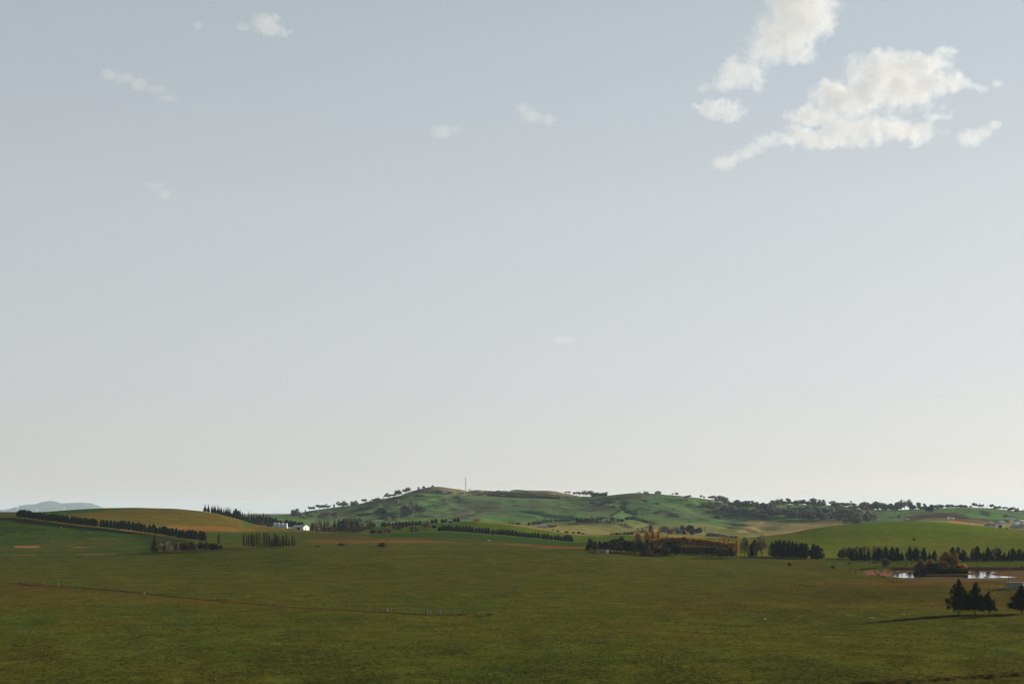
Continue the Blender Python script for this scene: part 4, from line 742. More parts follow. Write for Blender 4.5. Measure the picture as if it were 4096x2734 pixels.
g11 = [(205, 948, 836, 76, 'roundtree', 'dark rounded tree', 1030), (170, 970, 925, 60, 'darkbush', 'dark bush', 1000), (270, 980, 853, 100, 'olivetree', 'olive round tree', 1000), (345, 975, 866, 90, 'roundtree', 'dark rounded tree', 1005), (420, 978, 868, 100, 'roundtree', 'dark rounded tree', 1000), (480, 986, 880, 96, 'olivetree', 'olive round tree', 985), (510, 940, 822, 130, 'roundtree', 'dark rounded tree', 1060), (600, 930, 820, 150, 'roundtree', 'dark rounded tree', 1065), (660, 950, 835, 100, 'roundtree', 'dark rounded tree', 1060), (565, 992, 880, 90, 'olivetree', 'olive round tree', 985), (622, 992, 866, 110, 'olivetree', 'olive round tree', 985), (695, 1002, 850, 116, 'roundtree', 'dark rounded tree', 980), (760, 1005, 842, 130, 'roundtree', 'dark rounded tree', 980), (812, 1005, 850, 90, 'olivetree', 'olive round tree', 975),
       (880, 1005, 862, 120, 'roundtree', 'dark rounded tree', 975), (950, 1010, 850, 140, 'roundtree', 'dark rounded tree', 980), (975, 1012, 948, 90, 'bush', 'low olive bush', 962), (1010, 1000, 870, 100, 'roundtree', 'dark rounded tree', 985), (1060, 1025, 928, 100, 'olivetree', 'olive round tree', 965), (1140, 1030, 948, 110, 'olivetree', 'olive round tree', 965), (1225, 1035, 952, 120, 'olivetree', 'olive round tree', 962), (1280, 1040, 868, 150, 'roundtree', 'dark rounded tree', 975), (1355, 1045, 866, 150, 'roundtree', 'dark rounded tree', 975), (1200, 1010, 900, 110, 'roundtree', 'dark rounded tree', 990)]
nm.update({'olive round tree': 'deciduous_tree', 'low olive bush': 'bush'})
grove(5, 'in the belt by the concrete tank', 'trees in the belt by the concrete tank', 'tree', [g[:6] + (nm[g[5]], float(g[6])) for g in g11])
tag(tree(5, 930, 1022, 992, 100, 'rustbush', 'bush', 955), 'low reddish scrub in front of the dark belt', 'bush')
tag(tree(5, 1000, 1028, 1002, 90, 'rustbush', 'bush', 952), 'smaller low reddish scrub at the foot of the dark belt', 'bush')
g11b = [(1090, 960, 850, 100), (1160, 960, 834, 130), (1235, 955, 824, 130), (1310, 955, 816, 130), (1385, 955, 812, 120), (1450, 955, 814, 120), (1520, 960, 818, 130), (1590, 970, 826, 130), (1660, 980, 838, 130), (1730, 990, 846, 130), (1800, 1000, 856, 130), (1870, 1000, 866, 120), (1935, 1010, 872, 120), (2000, 1010, 885, 110), (2060, 1010, 900, 100), (2120, 1010, 890, 100)]
grove(5, 'in the orange grove', 'orange leafed trees of the grove', 'tree', [(u, b_, t - 6, w * 1.15, 'orangetree', 'orange leafed spreading tree', 'deciduous_tree', 1050.0) for u, b_, t, w in g11b])
g11c = [(1410, 1055, 884, 140), (1480, 1060, 888, 140), (1555, 1066, 886, 140), (1630, 1070, 888, 150), (1705, 1076, 890, 150), (1780, 1080, 896, 140), (1850, 1085, 900, 140), (1920, 1090, 905, 140), (1985, 1092, 905, 130), (2045, 1095, 915, 120), (2110, 1098, 905, 120)]
grove(5, 'at the front of the orange grove', 'dark green trees at the front of the orange grove', 'tree', [(u, b_, t + 34 + (int(u) * 7) % 26, w, 'olivetree', 'dark green bushy tree', 'deciduous_tree', 1010.0 - (u - 1410) * .02) for u, b_, t, w in g11c])
# autumn trees and dark pines (crop 6)
tag(tree(6, 265, 1106, 846, 158, 'twigtree', 'autumn_tree', 985), 'half bare tan tree with slender crown right of the orange grove', 'tree')
tag(tree(6, 500, 1102, 822, 224, 'twigtree', 'autumn_tree', 985), 'biggest broad gold and tan twiggy tree before the dark pines', 'tree')
g12 = [(385, 1062, 878, 96, 1035), (345, 1060, 930, 70, 1040), (630, 1052, 898, 76, 1045), (690, 1056, 880, 84, 1040), (735, 1060, 872, 90, 1035), (790, 1062, 880, 100, 1030), (850, 1066, 888, 100, 1028), (905, 1070, 898, 100, 1025), (955, 1072, 910, 90, 1020), (1020, 1076, 912, 110, 1015), (1075, 1080, 918, 110, 1010), (1192, 1086, 930, 112, 1005), (1252, 1088, 942, 124, 1003)]
grove(6, 'in the clump left of the power pole', 'dark pines in the clump left of the power pole', 'pine tree', [(u, b_, t, w * 1.4, 'bigpine', 'dark bushy pine', 'pine_tree', float(Y)) for u, b_, t, w, Y in g12])
# right row (crop 7)
g13 = [(40, 958, 845, 74), (100, 956, 850, 62), (160, 956, 808, 72), (215, 962, 848, 52), (265, 962, 806, 66), (330, 966, 848, 62), (400, 967, 802, 104), (500, 970, 794, 92), (573, 972, 793, 96), (645, 973, 802, 96), (708, 973, 836, 64), (815, 977, 800, 104), (896, 977, 806, 104), (1003, 974, 812, 108), (1078, 970, 854, 64), (1145, 974, 844, 74), (1395, 975, 800, 104), (1465, 982, 798, 100), (1540, 988, 832, 94), (1594, 992, 924, 48), (1655, 994, 806, 66), (1725, 996, 790, 116), (1800, 998, 850, 64), (1863, 1000, 798, 98), (1935, 1004, 888, 56), (2010, 1004, 816, 96), (2085, 1004, 870, 74), (2142, 1004, 844, 66), (2200, 1006, 816, 104), (2280, 1008, 824, 96), (2352, 1010, 850, 80)]
grove(7, 'in the row behind the dam', 'dark pines in the row behind the dam', 'pine tree', [(u, b_, t, w * 1.15, 'bigpine' if w > 70 else 'cone', 'broad dark pine' if w > 70 else 'slim dark pine', 'pine_tree', 1003.0) for u, b_, t, w in g13])
g13b = [(-55, 900, 800, 130, 'twigtree', 'grey brown twiggy tree'), (25, 900, 770, 130, 'olivetree', 'olive brown spreading tree'), (-100, 905, 815, 110, 'olivetree', 'olive brown spreading tree'), (220, 885, 782, 130, 'twigtree', 'grey brown twiggy tree'), (340, 880, 780, 130, 'twigtree', 'grey brown twiggy tree'), (440, 885, 800, 90, 'twigtree', 'grey brown twiggy tree'), (762, 972, 842, 46, 'twigtree', 'grey brown twiggy tree'), (1975, 885, 793, 140, 'twigtree', 'grey brown twiggy tree'), (930, 880, 820, 60, 'twigtree', 'grey brown twiggy tree'), (120, 890, 790, 120, 'twigtree', 'grey brown twiggy tree')]
grove(7, 'behind the row of dark pines', 'bare trees behind the row of dark pines', 'tree', [g + ('deciduous_tree', 1040.0) for g in g13b])
# trees of the dam
g14 = [(1330, 1125, 828, 250, 'willow', 860), (1420, 1120, 866, 160, 'willow', 857), (1100, 1135, 952, 190, 'willow', 838), (965, 1120, 930, 110, 'willow', 855), (925, 1135, 1000, 130, 'willow', 846), (1245, 1140, 948, 200, 'willow', 835), (1440, 1142, 1005, 170, 'willow', 832), (1525, 1142, 1015, 120, 'orangetree', 834), (1180, 1152, 1010, 150, 'willow', 830)]
grove(7, 'over the dam', 'golden willows on the island', 'willow tree', [(u, b_, t, w, k, 'golden brown willow' if k == 'willow' else 'orange low willow', 'willow_tree', float(Y)) for u, b_, t, w, k, Y in g14])
g14b = [(1075, 1160, 1040, 120), (1140, 1162, 975, 170), (1000, 1158, 1085, 110), (1320, 1162, 1090, 130), (1400, 1160, 1090, 110), (1230, 1162, 1070, 120), (1490, 1160, 1095, 110), (900, 1150, 1105, 70), (1560, 1155, 1095, 90)]
grove(7, 'on the dam island', 'dark shrubs on the dam island', 'shrub', [(u, b_, t, w, 'roundtree' if t < 1060 else 'darkbush', 'dense dark green shrub', 'shrub', 819.0) for u, b_, t, w in g14b])
tag(tree(7, 492, 1062, 914, 116, 'olivetree', 'gum_tree'), 'single green tree with cattle resting beneath it', 'tree')
tag(tree(7, 362, 1082, 962, 84, 'baretree', 'bare_tree'), 'bare leafless tree with spreading branches near the cattle', 'tree')
tag(tree(7, 242, 1074, 984, 44, 'deadtree', 'dead_tree'), 'short dark broken tree trunk in the cattle field', 'dead tree')
tag(tree(7, 873, 714, 666, 46, 'rusttree', 'small_tree'), 'tiny lone tree on the smooth right hill', 'tree')
tag(tree(6, 865, 1220, 1168, 50, 'roundtree', 'windblown_tree'), 'dark windblown shrub alone in the paddock left of the power pole', 'shrub')
tag(tree(3, 558, 1008, 980, 112, 'rustbush', 'bush'), 'low brown bush in the middle paddock, the flatter one', 'bush')
tag(tree(3, 1103, 1028, 970, 136, 'rustbush', 'bush'), 'rounded golden brown bush in the middle paddock', 'bush')
tag(tree(3, 235, 1020, 1006, 66, 'bush', 'bush'), 'faint low bush below the white shed', 'bush')
# the big front trees (crop 8)
for (u, vb, vt, w, lab, vr) in [(1470, 866, 378, 270, 'tall pointed cypress with a split trunk, leftmost in the foreground', 0), (1688, 858, 420, 236, 'middle foreground cypress with one straight trunk', 1), (1866, 854, 545, 190, 'lower foreground cypress with a leaning trunk', 2), (2322, 852, 462, 290, 'foreground cypress cut off by the right edge', 3)]:
    px, py = at(8, u, vb); Y = hit(px, py); s = 3.3557; b0 = gpt(px, Y=Y); h = (vb - vt) / s * Y / F; wd = w / s * Y / F * 1.24
    o = empty('cypress_tree', b0, R.uniform(0, 6.28) if vr else 0.0); o.scale = (wd, wd, h)
    link('crown', KIND['front'][vr][0], o)
    if vr == 2:
        tv, tf = tubes([((.14, -.0, -.02), (.02, 0, .22), .03, .024), ((.02, 0, .22), (0, 0, .6), .024, .012)], 7); o.rotation_euler.z = 0; link('trunk', np_mesh('trunk', tv, tf, [M['bark']]), o)
    else: link('trunk', KIND['front'][vr][1], o)
    tag(o, lab, 'cypress tree', 'cypresses in the right foreground')
# ridge wood at right (crop 6 and 7)
rw = []
rr = random.Random(4)
for (u, b_, t, w) in [(-60, 350, 268, 90), (-20, 352, 275, 90), (5, 380, 300, 50), (60, 400, 338, 90), (110, 410, 335, 90), (175, 420, 322, 90), (235, 425, 318, 120), (300, 410, 340, 80), (355, 420, 330, 90), (410, 425, 348, 80), (460, 460, 355, 90), (520, 470, 360, 100), (580, 480, 345, 100), (635, 470, 320, 110), (690, 460, 322, 110), (740, 400, 312, 70), (778, 400, 306, 60), (850, 380, 303, 84), (925, 390, 330, 90), (968, 395, 325, 80), (1045, 395, 318, 80), (1120, 400, 338, 90), (1180, 400, 300, 100), (1235, 420, 320, 90), (1300, 410, 315, 100), (1440, 395, 338, 80), (1480, 430, 360, 100), (1545, 430, 353, 90), (1620, 440, 365, 110), (1695, 440, 340, 90), (1750, 450, 375, 90), (1830, 460, 370, 70), (1870, 460, 352, 110), (1920, 462, 362, 80), (1975, 462, 350, 90), (2040, 464, 345, 100), (2100, 464, 352, 90), (2150, 465, 372, 90), (2212, 466, 368, 80), (2260, 466, 390, 90), (2320, 466, 350, 100), (2370, 466, 362, 90)]:
    rw.append((u, b_, t, w * 1.25, 'gumwide' if u % 3 else 'gum', 'dark crowned gum', 'gum_tree', max(frange(6, u, b_), 2700)))
grove(6, 'along the top of the ridge wood', 'gum trees along the top of the ridge wood', 'gum tree', rw)
rw = []
for (u, b_, t, w) in [(-85, 420, 335, 60), (-50, 415, 360, 40), (40, 480, 385, 110), (-10, 470, 400, 100), (90, 495, 390, 90), (150, 505, 420, 90), (200, 520, 430, 100), (260, 530, 430, 110), (320, 545, 440, 110), (380, 545, 440, 100), (430, 560, 470, 90), (510, 585, 500, 120), (470, 545, 440, 90), (560, 540, 440, 110), (620, 545, 430, 120), (680, 540, 430, 110), (740, 540, 420, 110), (810, 555, 430, 100), (870, 560, 440, 110), (935, 572, 450, 120), (990, 560, 410, 120), (1050, 588, 450, 130), (1110, 560, 400, 120), (1135, 590, 470, 120), (1190, 585, 450, 120), (1240, 540, 400, 110), (1300, 600, 440, 120), (1360, 590, 430, 110), (1385, 605, 480, 100), (1430, 590, 440, 110), (1480, 590, 440, 110), (1540, 600, 420, 120), (1600, 620, 440, 130), (1660, 600, 400, 130), (1720, 645, 440, 150), (1780, 610, 420, 130), (1830, 590, 440, 90), (1900, 628, 500, 90), (1950, 600, 445, 110), (1990, 630, 470, 100), (2030, 600, 490, 70), (1610, 655, 560, 80), (1680, 560, 390, 110), (1330, 540, 400, 110), (830, 500, 400, 100), (900, 490, 395, 110), (1450, 520, 410, 100), (1560, 520, 400, 110)]:
    rw.append((u, b_, t, w * 1.35, 'palegum' if u > 1200 and u % 4 else 'gumwide', 'pale grey gum' if u > 1200 and u % 4 else 'grey green gum', 'gum_tree', max(frange(6, u, b_), 2300)))
grove(6, 'in the ridge wood', 'gum trees of the ridge wood', 'gum tree', rw)
rw = []
for (u, b_, t, w, k) in [(200, 298, 183, 110, 'gumwide'), (260, 298, 195, 80, 'gumwide'), (310, 298, 200, 90, 'gumwide'), (380, 298, 178, 110, 'gumwide'), (440, 298, 195, 90, 'gumwide'), (490, 298, 215, 90, 'gumwide'), (545, 298, 202, 60, 'gum'), (580, 298, 225, 80, 'gumwide'), (650, 298, 185, 100, 'gumwide'), (690, 290, 155, 70, 'gum'), (745, 295, 175, 70, 'gum'), (815, 296, 152, 90, 'gum'), (860, 296, 215, 90, 'gumwide'), (935, 293, 175, 60, 'gum'), (960, 290, 218, 90, 'gumwide'), (1015, 288, 205, 70, 'gumwide'), (1140, 275, 208, 80, 'gumwide'), (1200, 275, 215, 80, 'gumwide'), (1245, 272, 220, 70, 'gumwide'), (1320, 265, 212, 80, 'gumwide'), (1380, 262, 218, 80, 'gumwide'), (1440, 262, 222, 80, 'gumwide'), (1500, 262, 218, 70, 'gumwide'), (1560, 262, 228, 60, 'gumwide'), (1630, 262, 235, 50, 'gumwide'), (1685, 262, 197, 70, 'gum'), (1745, 264, 206, 80, 'gum'), (1790, 266, 218, 60, 'gum'), (1855, 270, 222, 40, 'deadtree'), (1915, 278, 216, 76, 'gum'), (1960, 284, 240, 60, 'gumwide'), (2010, 290, 240, 70, 'gum'), (2090, 298, 246, 70, 'gum'), (2155, 306, 250, 60, 'gumwide'), (2200, 312, 254, 70, 'gum'), (2250, 320, 262, 80, 'gumwide')]:
    rw.append((u, b_, t, w, k, {'gum': 'open topped gum', 'gumwide': 'dense dark gum', 'deadtree': 'bare white trunked gum'}[k], 'gum_tree', max(frange(7, u, b_ + 2), 2700)))
grove(7, 'on the far right skyline', 'gum trees on the far right skyline', 'gum tree', rw)
tag(tree(7, 1080, 326, 216, 120, 'roundtree', 'round_tree', frange(7, 1080, 326)), 'large round dark tree above the earthworks', 'tree')
tag(tree(7, 1200, 332, 275, 26, 'deadtree', 'dead_tree', frange(7, 1200, 332)), 'thin dead tree right of the large round tree', 'dead tree')
tag(tree(7, 1385, 312, 270, 34, 'deadtree', 'dead_tree', frange(7, 1385, 312)), 'forked dead tree on the green crest at right', 'dead tree')
g15 = [(563, 402, 382, 16), (612, 402, 378, 20), (670, 404, 360, 40), (2105, 390, 358, 70), (1522, 382, 368, 24), (1562, 392, 378, 26), (1604, 472, 458, 16), (1826, 496, 484, 12), (2030, 545, 495, 60), (2115, 550, 530, 40)]
grove(7, 'around the earthworks and estate', 'bushes around the earthworks and estate', 'bush', [(u, b_, t, w, 'greybush', 'small grey green bush', 'bush', frange(7, u, b_)) for u, b_, t, w in g15])
g16 = [(1500, 325, 262, 74, 'gum'), (1505, 338, 300, 50, 'palegum'), (1370, 262, 228, 60, 'gum'), (1310, 262, 240, 40, 'gum'), (1690, 300, 262, 40, 'gum'), (1730, 305, 272, 40, 'gum'), (1845, 335, 270, 110, 'gum'), (1910, 348, 292, 90, 'gumwide'), (2010, 355, 295, 90, 'gum'), (1815, 420, 335, 80, 'gum'), (1868, 412, 360, 50, 'gum'), (1918, 440, 390, 44, 'gum'), (2040, 365, 330, 60, 'gumwide'), (1530, 275, 262, 60, 'gumwide'), (860, 237, 216, 44, 'gum'), (928, 230, 211, 24, 'gum')]
grove(5, 'on the right shoulder of the far hill', 'gum trees on the right shoulder of the far hill', 'gum tree', [(u, b_, t, w, k, {'gum': 'lone open gum tree', 'gumwide': 'bushy gum tree', 'palegum': 'pale gum tree'}[k], 'gum_tree', max(frange(5, u, b_), 2300)) for u, b_, t, w, k in g16])
g17 = [(905, 532, 516, 44), (1000, 434, 424, 44), (990, 462, 452, 30), (1325, 452, 442, 40), (1800, 492, 480, 50), (1540, 402, 386, 90), (1730, 424, 394, 110), (1920, 570, 528, 110), (2060, 548, 530, 70), (2130, 545, 532, 60), (2190, 592, 574, 50), (820, 476, 466, 44), (1110, 386, 366, 60), (1060, 384, 370, 50), (1140, 500, 474, 90), (1100, 515, 490, 70), (1290, 535, 500, 90), (1340, 545, 510, 90), (1380, 560, 535, 60), (2110, 690, 672, 20), (1530, 626, 612, 50), (940, 340, 326, 60), (520, 430, 405, 70), (340, 330, 312, 90), (250, 380, 362, 110), (600, 320, 300, 90), (470, 345, 330, 70)]
grove(5, 'on the green hillside', 'scrub patches on the green hillside', 'scrub', [(u, b_, t, w, 'greybush', 'dark grey scrub bush', 'bush', frange(5, u, b_)) for u, b_, t, w in g17])
# ------------------------------------------------------------------ sheds, houses, tanks
m_white = mat('white_metal', (.72, .74, .74), .45, .05, 3); m_grey = mat('grey_iron', (.30, .34, .37), .5, .1, 2); m_rib = mat('ribbed_white_iron', (.62, .66, .69), .5, .10, 1.5, stretch=(6, 6, .2))
m_dark = mat('dark_opening', (.012, .013, .014), .9, .1); m_conc = mat('weathered_concrete', (.24, .215, .18), .9, .28, .8); m_conc_top = mat('tank_roof', (.07, .065, .055), .9, .2, .8)
m_wood = mat('weathered_wood', (.15, .125, .10), .9, .25, 5); m_woodp = mat('pale_weathered_wood', (.19, .17, .135), .9, .2, 5); m_wire = mat('fence_wire', (.03, .03, .025), .95, .1); m_cream = mat('cream_wall', (.52, .42, .30), .8, .08, 1)
m_brick = mat('pink_brick', (.46, .30, .22), .85, .12, 3); m_roofd = mat('dark_roof', (.055, .062, .072), .7, .12, 2); m_roofb = mat('blue_grey_roof', (.27, .31, .35), .6, .1, 2); m_roofr = mat('brown_roof', (.09, .06, .05), .8, .1, 2); m_roofw = mat('pale_roof', (.72, .75, .77), .5, .08, 2)
m_glass = mat('window_glass', (.03, .04, .05), .15, .1); m_rust = mat('rust', (.16, .065, .035), .9, .3, 3)
def wmetres(w, c, Y): return w / CROPS[c][2] * Y / F
def gable(mb, L_, D, h, r, ov=.35, t=.18, mi=0):
    """gabled roof, ridge along x, with thickness"""
    x = L_ / 2 + ov; y = D / 2 + ov; z = h - ov * r / (D / 2)
    vs = [(-x, -y, z), (-x, 0, h + r), (-x, y, z), (x, -y, z), (x, 0, h + r), (x, y, z)]; vs += [(a, b, c + t) for a, b, c in vs]
    mb.add(vs, [(0, 1, 4, 3), (1, 2, 5, 4), (6, 9, 10, 7), (7, 10, 11, 8), (0, 3, 9, 6), (2, 8, 11, 5), (0, 6, 7, 1), (1, 7, 8, 2), (3, 4, 10, 9), (4, 5, 11, 10)], mi); return mb
def hip(mb, L_, D, h, r, ov=.45, mi=0):
    x = L_ / 2 + ov; y = D / 2 + ov; k = max(x - y, .3)
    vs = [(-x, -y, h - .1), (x, -y, h - .1), (x, y, h - .1), (-x, y, h - .1), (-x, -y, h + .05), (x, -y, h + .05), (x, y, h + .05), (-x, y, h + .05), (-k, 0, h + r), (k, 0, h + r)]
    mb.add(vs, [(0, 3, 2, 1), (0, 1, 5, 4), (1, 2, 6, 5), (2, 3, 7, 6), (3, 0, 4, 7), (4, 5, 9, 8), (5, 6, 9), (6, 7, 8, 9), (7, 4, 8)], mi); return mb
def walls(L_, D, h, r=0):
    mb = MB(); x, y = L_ / 2, D / 2
    vs = [(-x, -y, -1), (x, -y, -1), (x, y, -1), (-x, y, -1), (-x, -y, h), (x, -y, h), (x, y, h), (-x, y, h), (-x, 0, h + r), (x, 0, h + r)]
    if r: mb.add(vs, [(0, 1, 5, 4), (1, 2, 6, 9, 5), (2, 3, 7, 6), (3, 0, 4, 8, 7), (0, 3, 2, 1), (4, 5, 9, 8), (6, 7, 8, 9)])
    else: mb.add(vs[:8], [(0, 1, 5, 4), (1, 2, 6, 5), (2, 3, 7, 6), (3, 0, 4, 7), (4, 5, 6, 7), (0, 3, 2, 1)])
    return mb
def house(loc, rz, L_, D, h, r, wall, roof, label, group=None, kind='hip', name='house', cat='house', nwin=3, chimney=False):
    e = empty(name, loc, rz); walls(L_, D, h, r if kind == 'gable' else 0).build('wall', wall, e)
    rf = (gable if kind == 'gable' else hip)(MB(), L_, D, h + .02, r).build('roof', roof, e)
    if chimney: MB().box((L_ * .2, D * .1, h + r * .9), (.7, .7, 1.6)).build('chimney', m_brick, rf)
    for k in range(nwin):
        x = -L_ / 2 + L_ * (k + .6) / (nwin + .4); w = MB(); w.box((x, -D / 2 - .03, h * .55), (1.5, .1, 1.2)); wo_ = w.build('window', m_white, e)
        MB().box((x, -D / 2 - .09, h * .55), (1.3, .05, 1.0)).build('pane', m_glass, wo_)
    MB().box((L_ / 2 - L_ * .12, -D / 2 - .04, 1.0), (.95, .08, 2.05)).build('door', m_roofr, e)
    return tag(e, label, cat, group)
# white silos
G = 'white grain silos beside the farm shed'
for k, (u, vt) in enumerate([(1676, 631), (1725, 632), (1777, 634), (1827, 638)]):
    Y = 2000.0; px, py = at(2, u, 706); b0 = gpt(px, Y=Y); ztop = (HY - at(2, u, vt)[1]) / F * Y; h = ztop - b0.z; r = wmetres(41, 2, Y) / 2
    e = empty('grain_silo', b0); prof = [(r, -.5)]
    nz = 14
    for i in range(nz): z = h * .8 * i / nz; prof += [(r, z + .02), (r * 1.012, z + h * .8 / nz * .5)]
    prof.append((r, h * .8)); MB().lathe((0, 0, 0), prof, 28).build('body', m_white, e)
    MB().lathe((0, 0, 0), [(r * 1.06, h * .8), (r * 1.05, h * .82), (r * .2, h * .97), (r * .2, h)], 28).build('roof', m_white, e)
    ld = MB()
    for s in (-.25, .25): ld.tube((r * 1.05 * math.sin(.6) + s, -r * 1.08 * math.cos(.6), 0), (r * 1.05 * math.sin(.6) + s, -r * 1.08 * math.cos(.6), h * .8), .04)
    for i in range(12): z = h * .8 * (i + .5) / 12; ld.tube((r * 1.05 * math.sin(.6) - .25, -r * 1.08 * math.cos(.6), z), (r * 1.05 * math.sin(.6) + .25, -r * 1.08 * math.cos(.6), z), .03)
    ld.build('ladder', m_grey, e)
    tag(e, ['leftmost white metal silo with conical roof, beside the round tree', 'second white metal silo from the left, conical roof', 'third white metal silo from the left, conical roof', 'rightmost white metal silo, nearest to the white shed'][k], 'silo', G)
# white farm shed
Y = 1960.0; px, py = at(2, 2022, 722); b0 = gpt(px, Y=Y); L_ = wmetres(190, 2, Y); h = wmetres(46, 2, Y) - 0; b0.z = min(b0.z, -(py - HY) / F * Y + .3)
e = empty('farm_shed', b0, -.50); D = 13.0; hh = h * .78; walls(L_, D, hh, 2.6).build('wall', m_rib, e)
gable(MB(), L_, D, hh + .02, 2.6, .25).build('roof', m_roofw, e)
MB().box((L_ * .05, -D / 2 - .04, hh * .42), (5.0, .12, hh * .84)).build('door', m_dark, e); MB().box((L_ / 2 + .05, -1.5, 1.5), (.1, 1.6, 3.0)).build('door', m_dark, e)
MB().box((L_ / 2 + .05, 2.2, 2.2), (.1, .9, .9)).build('window', m_glass, e)
tag(e, 'long white corrugated farm shed with gabled roof right of the silos', 'shed')
# tan tower, farmhouse behind
px, py = at(3, 218, 665); Y = 2230.0; b0 = gpt(px, Y=Y); zt = (HY - at(3, 218, 613)[1]) / F * Y; w = wmetres(27, 3, Y); e = empty('water_tower', b0, .3)
MB().box((0, 0, (zt - b0.z) / 2 - .5), (w, w * .8, zt - b0.z + 1)).build('wall', m_cream, e); MB().box((0, 0, zt - b0.z + .15), (w * 1.1, w * .9, .3)).build('roof', m_roofw, e); MB().box((-w * .15, -w * .4 - .03, (zt - b0.z) * .6), (w * .25, .08, 1.6)).build('window', m_dark, e)
tag(e, 'narrow cream block tower standing above the farm garden trees', 'tower')
px, py = at(3, 342, 656); Y = 2260.0; house(gpt(px, Y=Y), .1, wmetres(105, 3, Y), 9, 2.9, 3.0, m_cream, m_roofb, 'grey roofed farmhouse behind the farm garden, below the far hill', name='farmhouse', chimney=True)
# brick shed on the crest, farmhouses
px, py = at(4, 358, 682); Y = 1790.0; e = empty('brick_shed', gpt(px, Y=Y), .15); L_ = wmetres(76, 4, Y)
mb = MB(); h = wmetres(30, 4, Y)
mb.box((0, 2.4, h / 2 - .3), (L_, .25, h + .6)); mb.box((-L_ / 2 + .15, 0, h / 2 - .3), (.3, 4.6, h + .6)); mb.box((L_ / 2 - .15, 0, h / 2 - .3), (.3, 4.6, h + .6))
for x in (-.30, -.02, .25): mb.box((x * L_, -2.3, h / 2 - .3), (.7, .3, h + .6))
mb.box((-.40 * L_, -2.32, h / 2 - .3), (L_ * .18, .25, h + .6)); mb.box((.38 * L_, -2.32, h / 2 - .3), (L_ * .22, .25, h + .6)); mb.build('wall', m_brick, e)
MB().box((0, 0, h + .12), (L_ * 1.05, 5.4, .25)).build('roof', m_cream, e); tag(e, 'small pinkish brick shed with open front on the crest of the green hill', 'shed')
px, py = at(4, 1245, 768); house(gpt(px, py), .12, wmetres(130, 4, hit(px, py)), 10, 2.8, 3.2, m_cream, m_roofw, 'long farmhouse with pale blue roof in the middle valley', name='farmhouse', nwin=4)
px, py = at(4, 2078, 690); house(gpt(px, py), .1, wmetres(66, 4, hit(px, py)), 9, 3.0, 2.4, m_cream, m_roofw, 'white roofed farmhouse wrapped in dark trees below the far hill', name='farmhouse')
px, py = at(5, 955, 238); house(gpt(px, Y=crestY(5, 955)), .2, wmetres(52, 5, 3200), 9, 2.6, 2.0, m_cream, m_roofw, 'pale flat house on the hilltop skyline, the left one', name='house')
px, py = at(5, 1112, 252); house(gpt(px, Y=crestY(5, 1112)), .1, wmetres(76, 5, 3200), 9, 4.6, 2.4, m_cream, m_roofr, 'longer low house on the hilltop skyline, the right one', name='house', nwin=4)
px, py = at(7, 1535, 262); house(gpt(px, Y=crestY(7, 1535)), 0, wmetres(90, 7, 3200), 9, 3, 2.6, m_white, m_roofw, 'low pale shed among the trees on the right skyline', name='shed', cat='shed')
# the concrete tank in the dark belt
def ctank(px, py, wpx, hpx, label, open_top=False, Y=None, dark=False):
    Y = Y or hit(px, py); b0 = gpt(px, Y=Y); r = wpx * Y / F / 2; h = hpx * Y / F; e = empty('water_tank', b0, .7)
    mb = MB().lathe((0, 0, 0), [(r, -.6), (r * 1.0, h * .92), (r * 1.03, h * .93), (r * 1.03, h), (r * .95, h), (r * .95, h * .9)], 40)
    for i in range(16):
        t = 2 * math.pi * i / 16; mb.box((math.cos(t) * r * 1.005, math.sin(t) * r * 1.005, h * .45), (.10, .16, h * .9), t)
    mb.build('wall', m_conc, e); MB().lathe((0, 0, 0), [(r * .94, h * .9), (r * .9, h * 1.0), (r * .1, h * 1.06)], 40).build('roof', m_conc_top, e)
    MB().tube((-r * .72, -r * .74, 0), (-r * .72, -r * .74, h), .05).build('pipe', m_rust, e); MB().box((r * .3, 0, h * 1.06), (.7, .7, .25)).build('hatch', m_conc_top, e)
    return tag(e, label, 'water tank')
px, py = at(5, 368, 990); ctank(px, py, 165 / 3.3557, 50 / 3.3557, 'round pale concrete tank against the dark belt of trees', Y=958.0)
px, py = at(8, 2226, 522); ctank(px, py, 238 / 3.3557, 98 / 3.3557, 'big round concrete water tank at the right edge above the front cypresses')
# hut and power poles
def pole(px, py, ptop, label, Y=None):
    Y = Y or hit(px, py); b0 = gpt(px, Y=Y); h = (HY - ptop) / F * Y - b0.z; e = empty('power_pole', b0, .5)
    MB().tube((0, 0, -.5), (.02, 0, h), .19, .12, 10).build('pole', m_wood, e); MB().box((0, 0, h - .5), (2.4, .12, .14)).build('crossarm', m_wood, e)
    for x in (-1.0, -.35, .35, 1.0): MB().lathe((x, 0, h - .43), [(.05, 0), (.09, .1), (.05, .16), (.07, .24)], 8).build('insulator', m_glass, e)
    return tag(e, label, 'power pole', 'power poles in the fields')
px, py = at(6, 1465, 1228); pole(px, py, at(6, 0, 1022)[1], 'wooden power pole behind the small dark hut')
px, py = at(7, 2146, 1262); pole(px, py, at(7, 0, 1003)[1], 'tall power pole rising behind the big concrete tank', Y=700.0)
px, py = at(6, 1449, 1246); Y = hit(px, py); e = empty('pump_hut', gpt(px, Y=Y), .35); s_ = wmetres(42, 6, Y)
MB().box((0, 0, s_ * .38), (s_ * .9, s_ * .8, s_ * .9)).build('wall', m_roofr, e); MB().box((0, 0, s_ * .86), (s_ * 1.05, s_ * .95, .12)).build('roof', m_rust, e); MB().box((-.1, -s_ * .41, s_ * .35), (.7, .06, s_ * .6)).build('door', m_dark, e)
tag(e, 'small dark brown pump hut at the foot of the power pole', 'hut')
